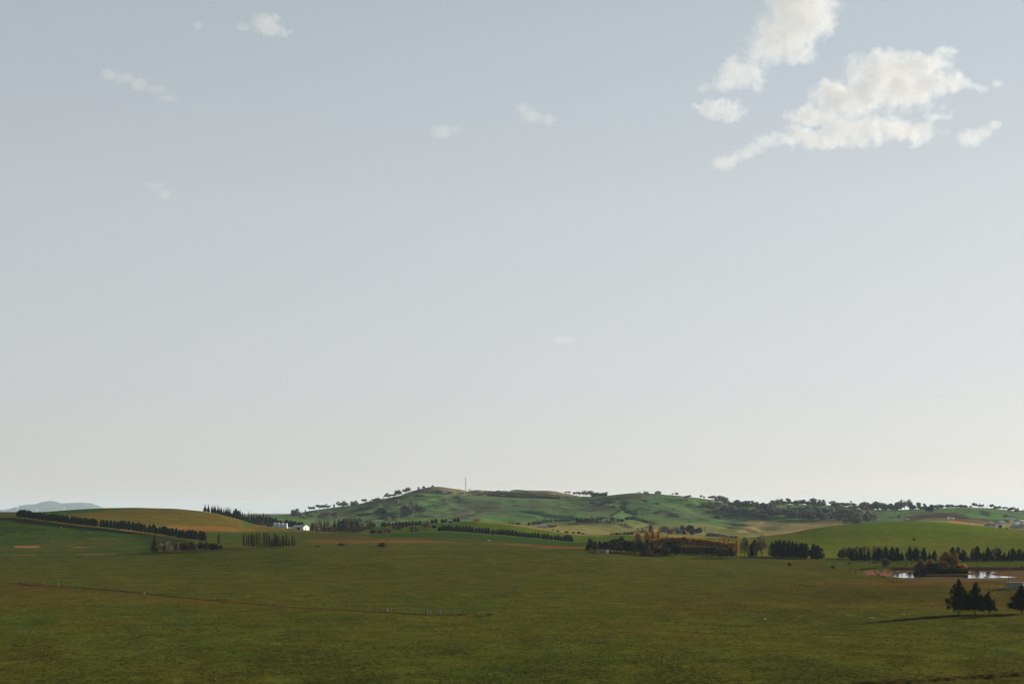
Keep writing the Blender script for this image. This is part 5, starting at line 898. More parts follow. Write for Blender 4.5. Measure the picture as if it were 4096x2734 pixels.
# lattice mast on the far hill
def mast(base, h, w, name, label, mt, bays=12):
    e = empty(name, base, .4); mb = MB(); q = lambda z: w * (1 - .55 * z / h)
    for sx, sy in ((-1, -1), (1, -1), (1, 1), (-1, 1)): mb.tube((sx * w / 2, sy * w / 2, -1), (sx * q(h) / 2, sy * q(h) / 2, h), .16, .12, 5)
    for i in range(bays):
        z0, z1 = h * i / bays, h * (i + 1) / bays; a, b_ = q(z0) / 2, q(z1) / 2
        for (p, r_) in (((-1, -1), (1, -1)), ((1, -1), (1, 1)), ((1, 1), (-1, 1)), ((-1, 1), (-1, -1))):
            mb.tube((p[0] * a, p[1] * a, z0), (r_[0] * b_, r_[1] * b_, z1), .09, n=4); mb.tube((r_[0] * b_, r_[1] * b_, z1), (p[0] * b_, p[1] * b_, z1), .08, n=4)
    mb.build('lattice', mt, e)
    for z in (.97, .70, .55): MB().lathe((q(z * h) * .7, -q(z * h) * .7, z * h - .8), [(.1, 0), (.75, .1), (.75, 1.5), (.1, 1.6)], 10).build('dish', mt, e)
    for s in (-1, 1): MB().tube((0, 0, h - .5), (s * w * .9, 0, h + 1.2), .16, n=5).build('antenna', mt, e)
    return tag(e, label, 'mast')
m_mast = mat('mast_steel', (.07, .09, .10), .5, .05)
px, py = at(4, 209, 256); Yb = 3700.0; b0 = gpt(px, Y=Yb); mast(b0, (HY - at(4, 0, 103)[1]) / F * Yb - b0.z, 2.6, 'radio_mast', 'tall steel lattice radio mast on the far hilltop', m_mast, 14)
j = 680 / 3.3557; Yb = 29800.0; zb = (HY - 2002.5) / F * Yb - 12; e = empty('radio_mast', ((j - CX) / F * Yb, Yb, zb)); MB().tube((0, 0, 0), (0, 0, 122), 3.2, 1.6, 6).build('pole', m_mast, e); MB().tube((0, 0, 60), (0, 0, 66), 6, 6, 8).build('platform', m_mast, e)
tag(e, 'thin faint mast on top of the distant blue mountain', 'mast')
# wind turbines beyond the left hill
m_tur = mat('turbine_white', (.62, .64, .66), .8, .03)
for k, (u, vt, vb, ang) in enumerate([(52, 455, 492, .1), (228, 424, 497, .0), (493, 455, 497, 1.1), (857, 441, 472, .5)]):
    px, pt = at(1, u, vt); Yt = 6000.0; ztop = (HY - pt) / F * Yt; zb = -19.0; h = (ztop - zb) * (.93 if k == 1 else .96); x = (px - CX) / F * Yt
    e = empty('wind_turbine', (x, Yt, zb), 1.45 - .1 * k); MB().tube((0, 0, 0), (0, 0, h), 1.9, 1.1, 14).build('tower', m_tur, e)
    MB().box((0, 1.0, h + .8), (1.8, 3.2, 1.8)).build('nacelle', m_tur, e); hb_ = MB().lathe((0, 0, 0), [(.3, 0), (1.2, .6), (1.3, 1.6)], 10).build('hub', m_tur, e); hb_.rotation_euler = (math.radians(90), 0, 0); hb_.location = (0, -2.4, h + .8)
    for i in range(3):
        t = ang + i * 2 * math.pi / 3; b_ = MB(); d = Vector((math.sin(t), 0, math.cos(t))); w = Vector((math.cos(t), 0, -math.sin(t))); o = Vector((0, -3.0, h + .8)); L1 = 9
        vs = []
        for q_, cw in ((.5, .7), (2.5, .8), (6, .5), (L1, .2)):
            for sgn, yy in ((-1, -.15), (1, -.15), (1, .15), (-1, .15)): vs.append(o + d * q_ + w * cw * sgn * .8 + Vector((0, yy, 0)))
        fs = [(4 * a + i2, 4 * a + (i2 + 1) % 4, 4 * a + 4 + (i2 + 1) % 4, 4 * a + 4 + i2) for a in range(3) for i2 in range(4)] + [(0, 1, 2, 3), (15, 14, 13, 12)]
        b_.add(vs, fs); b_.build('blade', m_tur, e)
    tag(e, ['white wind turbine beyond the green crest at the far left edge', 'tallest white wind turbine, just left of the first pine', 'white wind turbine in front of the middle of the blue mountain', 'short white wind turbine before the right flank of the blue mountain'][k], 'wind turbine', 'wind turbines beyond the left hill')
# estate of houses at the right edge
GE = 'houses of the estate at the right edge'
est = [(1265, 690, 300, 3.4, m_roofd, m_cream, 'hip', .35, 'dark grey roofed house nearest the green crest, leftmost of the estate'), (1480, 600, 190, 3.0, m_roofb, m_cream, 'hip', .3, 'blue grey roofed house behind the leftmost estate house'), (1450, 552, 150, 2.4, m_roofd, m_cream, 'hip', .3, 'small dark roofed house at the back left of the estate'), (1660, 590, 170, 3.0, m_roofw, m_white, 'gable', .3, 'pale gable roofed house at the centre left of the estate'), (1760, 560, 210, 3.2, m_roofd, m_cream, 'hip', .2, 'broad black roofed house at the back of the estate'),
       (1965, 492, 185, 2.4, m_roofw, m_white, 'gable', .0, 'long white building topmost in the estate'), (1560, 640, 120, 2.6, m_roofb, m_white, 'hip', .3, 'white walled house beside the estate tree'), (2120, 640, 200, 3.0, m_roofw, m_brick, 'gable', .45, 'pale roofed townhouse, first of the stepped terrace'), (2200, 600, 200, 3.0, m_roofd, m_brick, 'gable', .45, 'dark roofed townhouse, second of the stepped terrace'), (2270, 566, 190, 3.0, m_roofw, m_brick, 'gable', .45, 'pale roofed townhouse, third of the stepped terrace'), (2330, 540, 180, 3.0, m_roofd, m_brick, 'gable', .45, 'dark roofed townhouse, topmost of the stepped terrace'),
       (2020, 735, 220, 3.6, m_roofb, m_cream, 'hip', .3, 'grey roofed house at the foot of the terrace'), (2060, 680, 170, 3.2, m_roofw, m_cream, 'gable', .4, 'pale roofed house above the foot of the terrace'), (2290, 745, 230, 3.4, m_roofb, m_cream, 'hip', .3, 'grey roofed house lowest at the right frame edge'), (2330, 650, 160, 3.2, m_roofw, m_brick, 'gable', .4, 'pink walled house halfway up the right frame edge'), (2070, 575, 90, 2.4, m_roofr, m_white, 'hip', .2, 'little white house above the terrace')]
for (u, v, w, r, roof, wl, kd, rz, lab) in est:
    px, py = at(16, u, v); Yh = max(hit(px, py), 2150.0); L_ = wmetres(w, 16, Yh) * .92
    e = house(gpt(px, Y=Yh), rz, L_, min(11, L_ * .8), 3.0, r, wl, roof, lab, GE, kd, nwin=3)
for k, (u, v) in enumerate([(790, 436), (1332, 424), (1390, 424)]):
    px, py = at(7, u, v); e = empty('excavator' if k else 'truck', gpt(px, py), 1.2 * k); mb = MB().box((0, 0, 1.6), (5, 2.4, 1.6)); mb.build('body', m_white, e); MB().box((-1.6, 0, 3.0), (1.6, 2.0, 1.4)).build('cab', m_white, e)
    for sx in (-1.6, 1.6):
        for sy in (-1.1, 1.1): MB().tube((sx, sy - .2, .55), (sx, sy + .2, .55), .55, n=12).build('wheel', m_dark, e)
    if k: MB().tube((2.2, 0, 2.2), (4.6, 0, 4.4), .3, n=6).tube((4.6, 0, 4.4), (5.8, 0, 1.5), .22, n=6).build('boom', m_white, e)
    tag(e, ['white work vehicle on the left end of the earthworks', 'white digger in the middle of the earthworks', 'white digger further right on the earthworks'][k], 'vehicle', 'vehicles on the earthworks')
# ------------------------------------------------------------------ fences
def fence(c, pts, n, hgt, name_label, sturdy=(), pale=(), seed=1, lean=.08, wires=3, Y=None):
    rg = random.Random(seed); us = [p[0] for p in pts]; vsn = [p[1] for p in pts]; e = None; tops = []
    L_ = [0]
    for a, b_ in zip(pts[:-1], pts[1:]): L_.append(L_[-1] + math.hypot(b_[0] - a[0], (b_[1] - a[1])))
    ww = MB()
    for i in range(n):
        t = L_[-1] * i / (n - 1); u = float(np.interp(t, L_, us)) + (rg.uniform(-3, 3) if 0 < i < n - 1 else 0); v = float(np.interp(t, L_, vsn)); px, py = at(c, u, v); g = gpt(px, py)
        if e is None: e = empty('fence', g); o = Vector(g)
        st = i in sturdy; h = hgt * (1.25 if st else rg.uniform(.85, 1.1)); r = .17 if st else .075
        p = MB(); l = Vector((rg.uniform(-lean, lean), rg.uniform(-lean, lean), 0)) * h; q = g - o
        p.tube(q - Vector((0, 0, .3)), q + l + Vector((0, 0, h)), r, r * .85, 6); p.build('post', m_woodp if (i in pale or st) else m_wood, e); tops.append((q, l, h))
    for a, b_ in zip(tops[:-1], tops[1:]):
        for k in range(wires):
            f = (k + .6) / wires * .9; ww.tube(a[0] + a[1] * f + Vector((0, 0, hgt * f)), b_[0] + b_[1] * f + Vector((0, 0, hgt * f)), .008, n=3)
    ww.build('wire', m_wire, e); return tag(e, name_label, 'fence', 'paddock fences')
fence(9, [(20, 190), (230, 191), (435, 212), (540, 218), (755, 232), (1055, 254), (1290, 276), (1700, 314), (2050, 345), (2349, 362)], 36, 1.5, 'post and wire fence crossing the left paddock beside a dark ditch', sturdy=(6, 8), pale=(3, 17, 21), seed=1)
fence(10, [(0, 362), (250, 384), (550, 404), (757, 417), (1110, 441), (1290, 452), (1540, 470), (1655, 483)], 26, 1.45, 'post and wire fence running down to the stout gateposts', sturdy=(), pale=(12, 20), seed=2)
fence(10, [(1800, 470), (2075, 458), (2349, 446), (2750, 430), (3140, 405), (3640, 352), (4000, 318), (4349, 290), (4690, 262)], 50, 1.45, 'long fence rising right from the gateposts with leaning posts', pale=(26, 40), seed=3, lean=.2)
fence(12, [(45, 232), (160, 216), (335, 202), (505, 190)], 9, 1.4, 'short fence piece leading to the field gate', pale=(0,), seed=4)
fence(12, [(745, 188), (895, 183), (1130, 188), (1300, 192), (1490, 186), (1700, 186)], 22, 1.4, 'fence along the brown strip in front of the dam', pale=(4, 9), seed=5)
fence(12, [(625, 55), (700, 55), (780, 78), (860, 100), (930, 120), (1040, 145), (1240, 165), (1400, 160)], 26, 1.3, 'curving fence from the hut round the cattle field', pale=(0,), seed=6)
fence(7, [(0, 1062), (120, 1076), (270, 1066), (405, 1066), (560, 1062)], 14, 1.3, 'fence behind the cattle near the leafless tree', seed=7)
fence(4, [(20, 1102), (200, 1098), (365, 1090), (560, 1074), (770, 1058), (1000, 1052)], 14, 1.5, 'faint fence across the paddock below the central pine row', pale=(), seed=8)
fence(3, [(165, 1080), (630, 1078), (1080, 1082), (1345, 1086), (1520, 1088), (1950, 1100)], 16, 1.5, 'faint fence across the middle paddock below the bushes', seed=9)
fence(7, [(520, 800), (700, 765), (1000, 715), (1400, 658), (1700, 632), (2100, 588), (2349, 574)], 44, 1.3, 'thin fence climbing across the smooth right hill', seed=10)
fence(4, [(600, 690), (850, 725), (1080, 755), (1300, 790), (1500, 828), (1700, 856)], 40, 1.2, 'fence of many small posts on the crest of the central hill', seed=11, wires=2)
# gateposts and gate
for k, (u, v, hp, wp) in enumerate([(1664, 483, 52, .26), (1690, 484, 44, .2), (1787, 480, 46, .26)]):
    px, py = at(10, u, v); Y = hit(px, py); g = gpt(px, Y=Y); h = hp / 2.349 * Y / F; e = MB().tube((0, 0, -.3), (.04, 0, h), wp * 1.2, wp, 10).build('gatepost', m_woodp); e.location = g
    tag(e, ['thick weathered gatepost at the fence corner, left of three', 'thinner post standing right beside the thick gatepost', 'thick gatepost on the right of the fence corner gap'][k], 'post', 'stout posts at the fence corner')
for k, (u, v, w) in enumerate([(2248, 488, 70), (2000, 489, 70), (2160, 503, 28)]):
    px, py = at(10, u, v); Y = hit(px, py); o = MB().lathe((0, 0, 0), [(.25, -.5), (.30, -.3), (.28, 0), (.31, .3), (.26, .5)], 9).build('log', m_wood); L_ = w / 2.349 * Y / F
    o.rotation_euler = (0, math.radians(90), .1 * k); o.scale = (1, 1, L_); o.location = gpt(px, Y=Y) + Vector((0, 0, .2)); tag(o, ['longest dark fallen log right of the gateposts', 'flat dark log close right of the gateposts', 'shortest log lying in front of the others'][k], 'log', 'fallen logs by the fence corner')
px, py = at(12, 690, 190); Y = hit(px, py); e = empty('field_gate', gpt(px, Y=Y), .05); L_ = 100 / 2.1433 * Y / F; h = 25 / 2.1433 * Y / F
m_gate = mat('rusty_rail', (.16, .085, .06), .7, .2, 3)
mb = MB()
for z in (.25, .5, .75): mb.tube((-L_ / 2, 0, h * z), (L_ / 2, 0, h * z), .03, n=5)
mb.tube((-L_ / 2, 0, h * .2), (L_ / 2, 0, h * .95), .035, n=5); mb.build('bar', m_gate, e); mb = MB().tube((-L_ / 2, 0, h), (L_ / 2, 0, h), .06, n=6).tube((-L_ / 2, 0, 0.1), (-L_ / 2, 0, h), .05, n=6).tube((L_ / 2, 0, 0.1), (L_ / 2, 0, h), .05, n=6); mb.build('frame', m_gate, e)
tag(e, 'low rusty metal gate with diagonal bars in the right paddock fence', 'gate')
for k, (u, v) in enumerate([(556, 190), (638, 192)]):
    px, py = at(12, u, v); Y = hit(px, py); h = 30 / 2.1433 * Y / F; o = MB().tube((0, 0, -.3), (0, 0, h), .28, .24, 10).build('gatepost', m_woodp if not k else m_wood); o.location = gpt(px, Y=Y)
    if not k:
        pass
    tag(o, ['pale thick gatepost with a leaning stay, left of the field gate', 'dark thick gatepost holding the field gate'][k], 'post', 'posts of the field gate')
px, py = at(12, 535, 190); o = MB().tube((-.4, 0, 0), (1.4, 0, 1.7), .07, n=6).build('stay_pole', m_woodp); o.location = gpt(px, py); tag(o, 'slanting stay pole braced against the pale gatepost', 'pole')
# posts at the front cypresses, stones, markers
for (u, v, hp, lab) in [(1380, 848, 60, 'fence post left of the foreground cypresses'), (1550, 866, 48, 'green marker post between the first two foreground cypresses'), (1628, 838, 56, 'post just left of the middle foreground cypress'), (2128, 832, 54, 'post beside the bare shrub near the right edge')]:
    px, py = at(8, u, v); Y = hit(px, py); h = hp / 3.3557 * Y / F; o = MB().tube((0, 0, -.2), (.05, 0, h), .09, .08, 7).build('post', m_wood); o.location = gpt(px, Y=Y); tag(o, lab, 'post', 'loose posts under the foreground cypresses')
tag(tree(8, 2085, 850, 780, 90, 'deadtree', 'bare_shrub'), 'bare tangled shrub on the fence line beside the foreground cypresses', 'shrub')
m_stone = mat('pale_stone', (.55, .50, .40), .9, .15, 3)
def rock(c, u, v, w, h, lab, grp, m=None, name='stone', cat='stone', Y=None):
    px, py = at(c, u, v); Y = Y or hit(px, py); bm_ = bmesh.new(); bmesh.ops.create_icosphere(bm_, subdivisions=3, radius=1); rg = np.random.default_rng(int(u + v))
    off = rg.uniform(0, 50, 2)
    for vx in bm_.verts:
        q = .75 + .5 * float(fbm(np.array([vx.co.x * 1.3 + off[0] + vx.co.z]), np.array([vx.co.y * 1.3 + off[1] - vx.co.z]), 3, 2)[0]); vx.co = Vector((vx.co.x * q, vx.co.y * q, vx.co.z * q))
    me_ = bpy.data.meshes.new(name); bm_.to_mesh(me_); bm_.free(); me_.materials.append(m or m_stone); o = link(name, me_); ws = w / CROPS[c][2] * Y / F / 2; hs_ = h / CROPS[c][2] * Y / F / 2; o.scale = (ws, ws * .7, hs_); o.location = gpt(px, Y=Y) + Vector((0, 0, hs_ * .6)); return tag(o, lab, cat, grp)
GS = 'pale stones and stumps lying in the paddocks'
for (c, u, v, w, h, lab) in [(12, 127, 484, 26, 16, 'pale pointed stone alone in the front paddock'), (12, 1045, 473, 36, 6, 'flat pale stone left of the long cypress shadow'), (12, 1318, 440, 18, 8, 'small pale stone above the tip of the cypress shadow'), (12, 385, 232, 16, 6, 'small white stone below the short fence piece'), (8, 2035, 512, 40, 26, 'round white boulder left of the big tank'), (8, 2155, 524, 26, 30, 'white boulder at the foot of the big tank'), (9, 1355, 288, 16, 12, 'pale stone under the left ditch fence'), (11, 2210, 80, 18, 7, 'tiny pale stone in the middle right paddock'), (1, 820, 706, 22, 12, 'lone white stone under the left pine row'), (4, 550, 718, 14, 18, 'white drum on the central green hill'), (10, 1040 + 250, 452, 12, 30, 'pale stump beside the fence to the gateposts'), (4, 1655, 714, 16, 12, 'white trough beside the white roofed farm'), (2, 1780, 720, 22, 12, 'white drum in front of the silos'), (2, 1870, 712, 60, 22, 'pale heap of stone between silos and shed')]:
    rock(c, u, v, w, h, lab, GS)
for k, (u, v, w) in enumerate([(35, 464, 46), (262, 482, 60), (425, 462, 50), (740, 455, 30), (845, 454, 60)]):
    rock(12, u, v, w, 7, 'dark weathered log in the brown ground, ' + ['leftmost', 'the lower one', 'middle of five', 'second from right', 'rightmost'][k], 'dark logs scattered in the brown ground', m_wood, 'log', 'log')
# sunshade shaped trough on the green strip
px, py = at(4, 525, 962); Y = hit(px, py); e = empty('feed_trailer', gpt(px, Y=Y), .3); w = wmetres(38, 4, Y)
mb = MB(); mb.box((0, 0, 0), (w, w * .55, .12)); o = mb.build('roof', m_white, e); o.location = (0, 0, w * .62); o.rotation_euler = (.1, .22, 0)
for sx in (-.4, .4):
    for sy in (-.2, .2): MB().tube((sx * w, sy * w, -.1), (sx * w, sy * w, w * .6), .07, n=6).build('leg', m_wood, e)
MB().box((0, 0, w * .2), (w * .7, w * .35, w * .14)).build('trough', m_wood, e); tag(e, 'small white roofed feeder on the green strip below the central pine row', 'feeder')
# ------------------------------------------------------------------ thistles and reeds in the front paddock
def thistle(sd):
    rg = np.random.default_rng(sd); segs = []; P = []
    for i in range(9):
        t = rg.uniform(0, 6.28); a = rg.uniform(0, .5); h = rg.uniform(.5, 1.0); tip = np.array([math.cos(t) * a * .7, math.sin(t) * a * .7, h]); segs.append(((0, 0, -.02), tuple(tip * .55 + np.array([0, 0, .08])), .022, .015)); segs.append((tuple(tip * .55 + np.array([0, 0, .08])), tuple(tip), .015, .008))
        P.append(tip + rg.normal(size=(8, 3)) * .05); P.append(tip * rg.uniform(.1, .8, (10, 1)) + rg.normal(size=(10, 3)) * .07)
    return join(leaves(np.concatenate(P), .07, rg=rg), tubes(segs, 4))
M['thistle'] = leaf('dry_thistle', (.05, .032, .018), (.13, .085, .045), .2)
TH = [np_mesh('thistle', *thistle(400 + i), [M['thistle']]) for i in range(4)]
th = [(10, 1962, 852, 30, 26), (10, 2053, 868, 20, 24), (11, 1117, 826, 22, 18), (11, 1328, 816, 28, 18), (11, 1521, 898, 32, 30), (11, 1706, 870, 34, 24), (11, 1672, 918, 30, 22), (11, 1706, 898, 18, 14), (11, 1520, 965, 34, 32), (11, 2185, 945, 34, 16), (11, 2028, 1030, 44, 26), (11, 1145, 1038, 16, 24), (11, 1232, 1022, 12, 20), (11, 1347, 1036, 12, 24), (11, 1385, 1036, 10, 26), (11, 1408, 1036, 12, 24), (11, 1661, 1042, 16, 28), (11, 1522, 1046, 20, 14), (11, 566, 1000, 10, 22), (11, 1275, 1088, 26, 20), (11, 2240, 1130, 14, 26), (11, 2245, 1008, 10, 20), (11, 1935, 1000, 20, 12), (11, 2143, 1048, 10, 20)]
th.sort(key=lambda t: t[1] + (2349 if t[0] == 11 else 0))
for k, (c, u, v, w, h) in enumerate(th):
    px, py = at(c, u, v); Y = hit(px, py); o = link('thistle', TH[k % 4]); o.location = gpt(px, Y=Y); s_ = w / 2.349 * Y / F; o.scale = (s_, s_, h / 2.349 * Y / F); o.rotation_euler = (0, 0, k * 1.3)
    tag(o, 'dry brown thistle clump in the front paddock' + place_label(k, len(th)), 'thistle', 'thistles in the front paddock')
# ------------------------------------------------------------------ cattle
def cow_mesh(graze, sd):
    bm_ = bmesh.new(); V = {}; E = []
    def a(n, co, r, par=None):
        v = bm_.verts.new(co); V[n] = (v, r)
        if par: bm_.edges.new((V[par][0], v))
    a('hip', (-.62, 0, 1.12), (.34, .38)); a('belly', (-.05, 0, 1.02), (.40, .44), 'hip'); a('chest', (.55, 0, 1.04), (.36, .42), 'belly'); a('rump', (-.95, 0, 1.14), (.24, .26), 'hip')
    a('neck', (.88, 0, 1.10 if not graze else .98), (.24, .28), 'chest')
    if graze: a('poll', (1.22, .04, .62), (.15, .17), 'neck'); a('face', (1.34, .06, .34), (.11, .12), 'poll'); a('muzzle', (1.38, .07, .14), (.085, .09), 'face')
    else: a('poll', (1.18, .0, 1.38), (.16, .17), 'neck'); a('face', (1.44, .02, 1.26), (.11, .12), 'poll'); a('muzzle', (1.64, .03, 1.14), (.085, .09), 'face')
    for s in (-1, 1):
        a('h%d' % s, (-.72, s * .24, .78), (.17, .20), 'hip'); a('k%d' % s, (-.60 + .06 * s, s * .24, .62), (.11, .12), 'h%d' % s); a('o%d' % s, (-.82 + .06 * s, s * .24, .42), (.065, .07), 'k%d' % s); a('c%d' % s, (-.78 + .06 * s, s * .24, .06), (.055, .06), 'o%d' % s); a('f%d' % s, (-.72 + .06 * s, s * .24, .0), (.06, .05), 'c%d' % s)
        a('s%d' % s, (.52, s * .22, .76), (.15, .17), 'chest'); a('e%d' % s, (.50 - .08 * s, s * .22, .44), (.075, .08), 's%d' % s); a('g%d' % s, (.52 - .10 * s, s * .22, .06), (.055, .055), 'e%d' % s); a('p%d' % s, (.57 - .10 * s, s * .22, .0), (.06, .05), 'g%d' % s)
        px_ = V['poll'][0].co; a('r%d' % s, (px_.x - .05, px_.y + s * .16, px_.z + .05), (.05, .06), 'poll'); a('q%d' % s, (px_.x - .08, px_.y + s * .30, px_.z + .04), (.03, .05), 'r%d' % s)
    a('t1', (-1.14, 0, 1.18), (.05, .05), 'rump'); a('t2', (-1.20, 0, .80), (.03, .03), 't1'); a('t3', (-1.20, 0, .50), (.05, .05), 't2')
    me_ = bpy.data.meshes.new('cow_skeleton'); bm_.verts.index_update(); order = {v.index: r for v, r in V.values()}; bm_.to_mesh(me_); bm_.free()
    o = link('cow_tmp', me_); md = o.modifiers.new('skin', 'SKIN')
    for i, d in enumerate(me_.skin_vertices[0].data): d.radius = order[i]; d.use_root = (i == 0)
    sb = o.modifiers.new('sub', 'SUBSURF'); sb.levels = 1; sb.render_levels = 1
    dg = bpy.context.evaluated_depsgraph_get(); dg.update(); out = bpy.data.meshes.new_from_object(o.evaluated_get(dg)); out.name = 'cow'; bpy.data.objects.remove(o)
    out.materials.clear(); out.materials.append(m_cow); out.polygons.foreach_set('use_smooth', [True] * len(out.polygons)); return out
m_cow = mat('black_hide', (.010, .009, .009), .95, .3, 3)
COWS = [cow_mesh(True, 1), cow_mesh(False, 2)]
cows = [(15, 1028, 44, 1, 0, 'beside the leftmost pines behind the fence'), (326, 1020, 26, 0, 1, 'just left of the leafless tree'), (386, 1014, 36, 0, 0, 'just right of the leafless tree'), (455, 1042, 34, 0, 1, 'left of the single green tree'), (470, 1058, 34, 1, 2, 'under the left side of the single green tree'), (498, 1068, 36, 0, 0, 'resting directly under the single green tree'), (545, 1028, 30, 0, 1, 'right of the single green tree'), (640, 1030, 36, 0, 0, 'left cow of the small herd before the pines'), (674, 1022, 30, 1, 2, 'behind the left cow of the small herd'), (715, 1030, 16, 0, 3, 'end-on cow in the middle of the small herd'), (762, 1014, 24, 0, 1, 'topmost cow of the small herd'), (774, 1042, 18, 0, 3, 'end-on cow right of the small herd middle'), (755, 1050, 26, 0, 0, 'lowest cow of the small herd'),
        (835, 1024, 17, 0, 3, 'left one of the pair beside the willow island'), (856, 1018, 20, 1, 2, 'right one of the pair beside the willow island'), (163, 1112, 24, 0, 1, 'left of the brown mud, near the dead trunk'), (10, 1128, 16, 0, 3, 'furthest left beside the curving fence'), (84, 1142, 18, 0, 3, 'end-on by the curving fence'), (226, 1164, 26, 1, 3, 'at the left end of the brown mud'), (357, 1144, 26, 0, 1, 'small one in the middle of the brown mud'), (430, 1141, 52, 1, 1, 'largest side-on one standing on the brown mud'), (527, 1138, 34, 0, 0, 'right of the largest side-on one on the mud'), (560, 1120, 40, 1, 2, 'behind the others at the top of the mud'), (608, 1140, 36, 1, 1, 'on the mud closest to the water tip'), (641, 1110, 34, 0, 0, 'at the upper right of the mud'), (700, 1106, 40, 0, 0, 'in the dark bank above the water'), (386, 1180, 26, 0, 1, 'left of the touching pair below the mud'), (407, 1176, 24, 1, 2, 'right of the touching pair below the mud'), (467, 1209, 50, 0, 0, 'nearest to the camera, side-on on the green below the mud'),
        (1585, 1064, 36, 0, 1, 'right of the willow island on the green strip'), (1733, 1070, 19, 0, 3, 'end-on above the right arm of water'), (1720, 1142, 54, 1, 0, 'standing in the shallow water of the dam'), (2315, 1072, 24, 0, 1, 'alone at the far right behind the dam'), (1832, 1216, 22, 0, 0, 'at the near shore of the right water arm'), (775, 1156, 22, 1, 3, 'in the water at the left tip of the island')]
cows += [(u - 1664.4, v - 167.8, w, g, d, l) for u, v, w, g, d, l in [(1667, 1196, 46, 0, 0, 'alone on the field right of the power pole'), (1503, 1285, 26, 0, 3, 'just right of the dark pump hut'), (1672, 1299, 18, 0, 3, 'left of a spaced pair by the curving fence'), (1747, 1314, 20, 0, 3, 'right of a spaced pair by the curving fence')]]
ang = {0: 3.05, 1: .15, 2: .9, 3: 1.45}
for k, (u, v, w, g, d, lab) in enumerate(cows):
    px, py = at(7, u, v); Y = hit(px, py); o = link('cow', COWS[g]); foot = gpt(px, Y=Y)
    if 'water' in lab and foot.z < -35.6: foot.z = -35.6
    o.location = foot; rz = ang[d] + R.uniform(-.25, .25); o.rotation_euler = (0, 0, rz); base = 2.5 if d in (0, 1) else (1.9 if d == 2 else 1.25); s_ = float(np.clip(w / 3.3557 * Y / F / base, .75, 1.12)); o.scale = (s_, s_, s_)
    lb = 'black cow ' + lab; tag(o, lb, 'cow', 'black cattle around the dam')
# ------------------------------------------------------------------ tussocks of the front paddocks
rg = np.random.default_rng(77); n = 60000
py_ = 2330 + (2745 - 2330) * rg.uniform(0, 1, n) ** .8; px_ = rg.uniform(-150, 4250, n)
keep = fbm(px_ / 180, py_ / 40, 91, 4) + rg.uniform(-.25, .25, n) > .5
px_, py_ = px_[keep], py_[keep]; P = []
jj = np.clip(((px_ - PX[0]) / DX).astype(int), 0, len(PX) - 1)
for x, y, j in zip(px_, py_, jj):
    k = np.where((IMG[24:420, j] <= y))[0]
    if len(k) == 0: continue
    i = 24 + k[0]; Y = YG[i] + rg.uniform(-.5, .5) * (YG[i] - YG[i - 1]); P.append(((x - CX) / F * Y, Y, ZG[i, j]))
P = np.array(P); m = len(P); B = 4; Pb = np.repeat(P, B, 0) + np.concatenate([rg.normal(size=(m * B, 2)) * .20, np.zeros((m * B, 1))], 1)
hgt = np.repeat(rg.uniform(.08, .27, m) ** 1, B) * rg.uniform(.7, 1.2, m * B); th_ = rg.uniform(0, 6.28, m * B); wd = rg.uniform(.05, .13, m * B)
dxy = np.stack([np.cos(th_), np.sin(th_), th_ * 0], 1) * wd[:, None]; tip = Pb + np.stack([rg.normal(size=m * B) * .08, rg.normal(size=m * B) * .08, hgt], 1)
Vt = np.stack([Pb - dxy - [0, 0, .06], Pb + dxy - [0, 0, .06], tip], 1).reshape(-1, 3); M['grass'] = leaf('tussock_grass', (.020, .028, .009), (.050, .056, .019), .25)
tag(link('grass', np_mesh('grass', Vt, np.arange(len(Vt)).reshape(-1, 3), [M['grass']])), 'short dark grass tussocks dotted over the front paddocks', 'grass', kind='stuff')
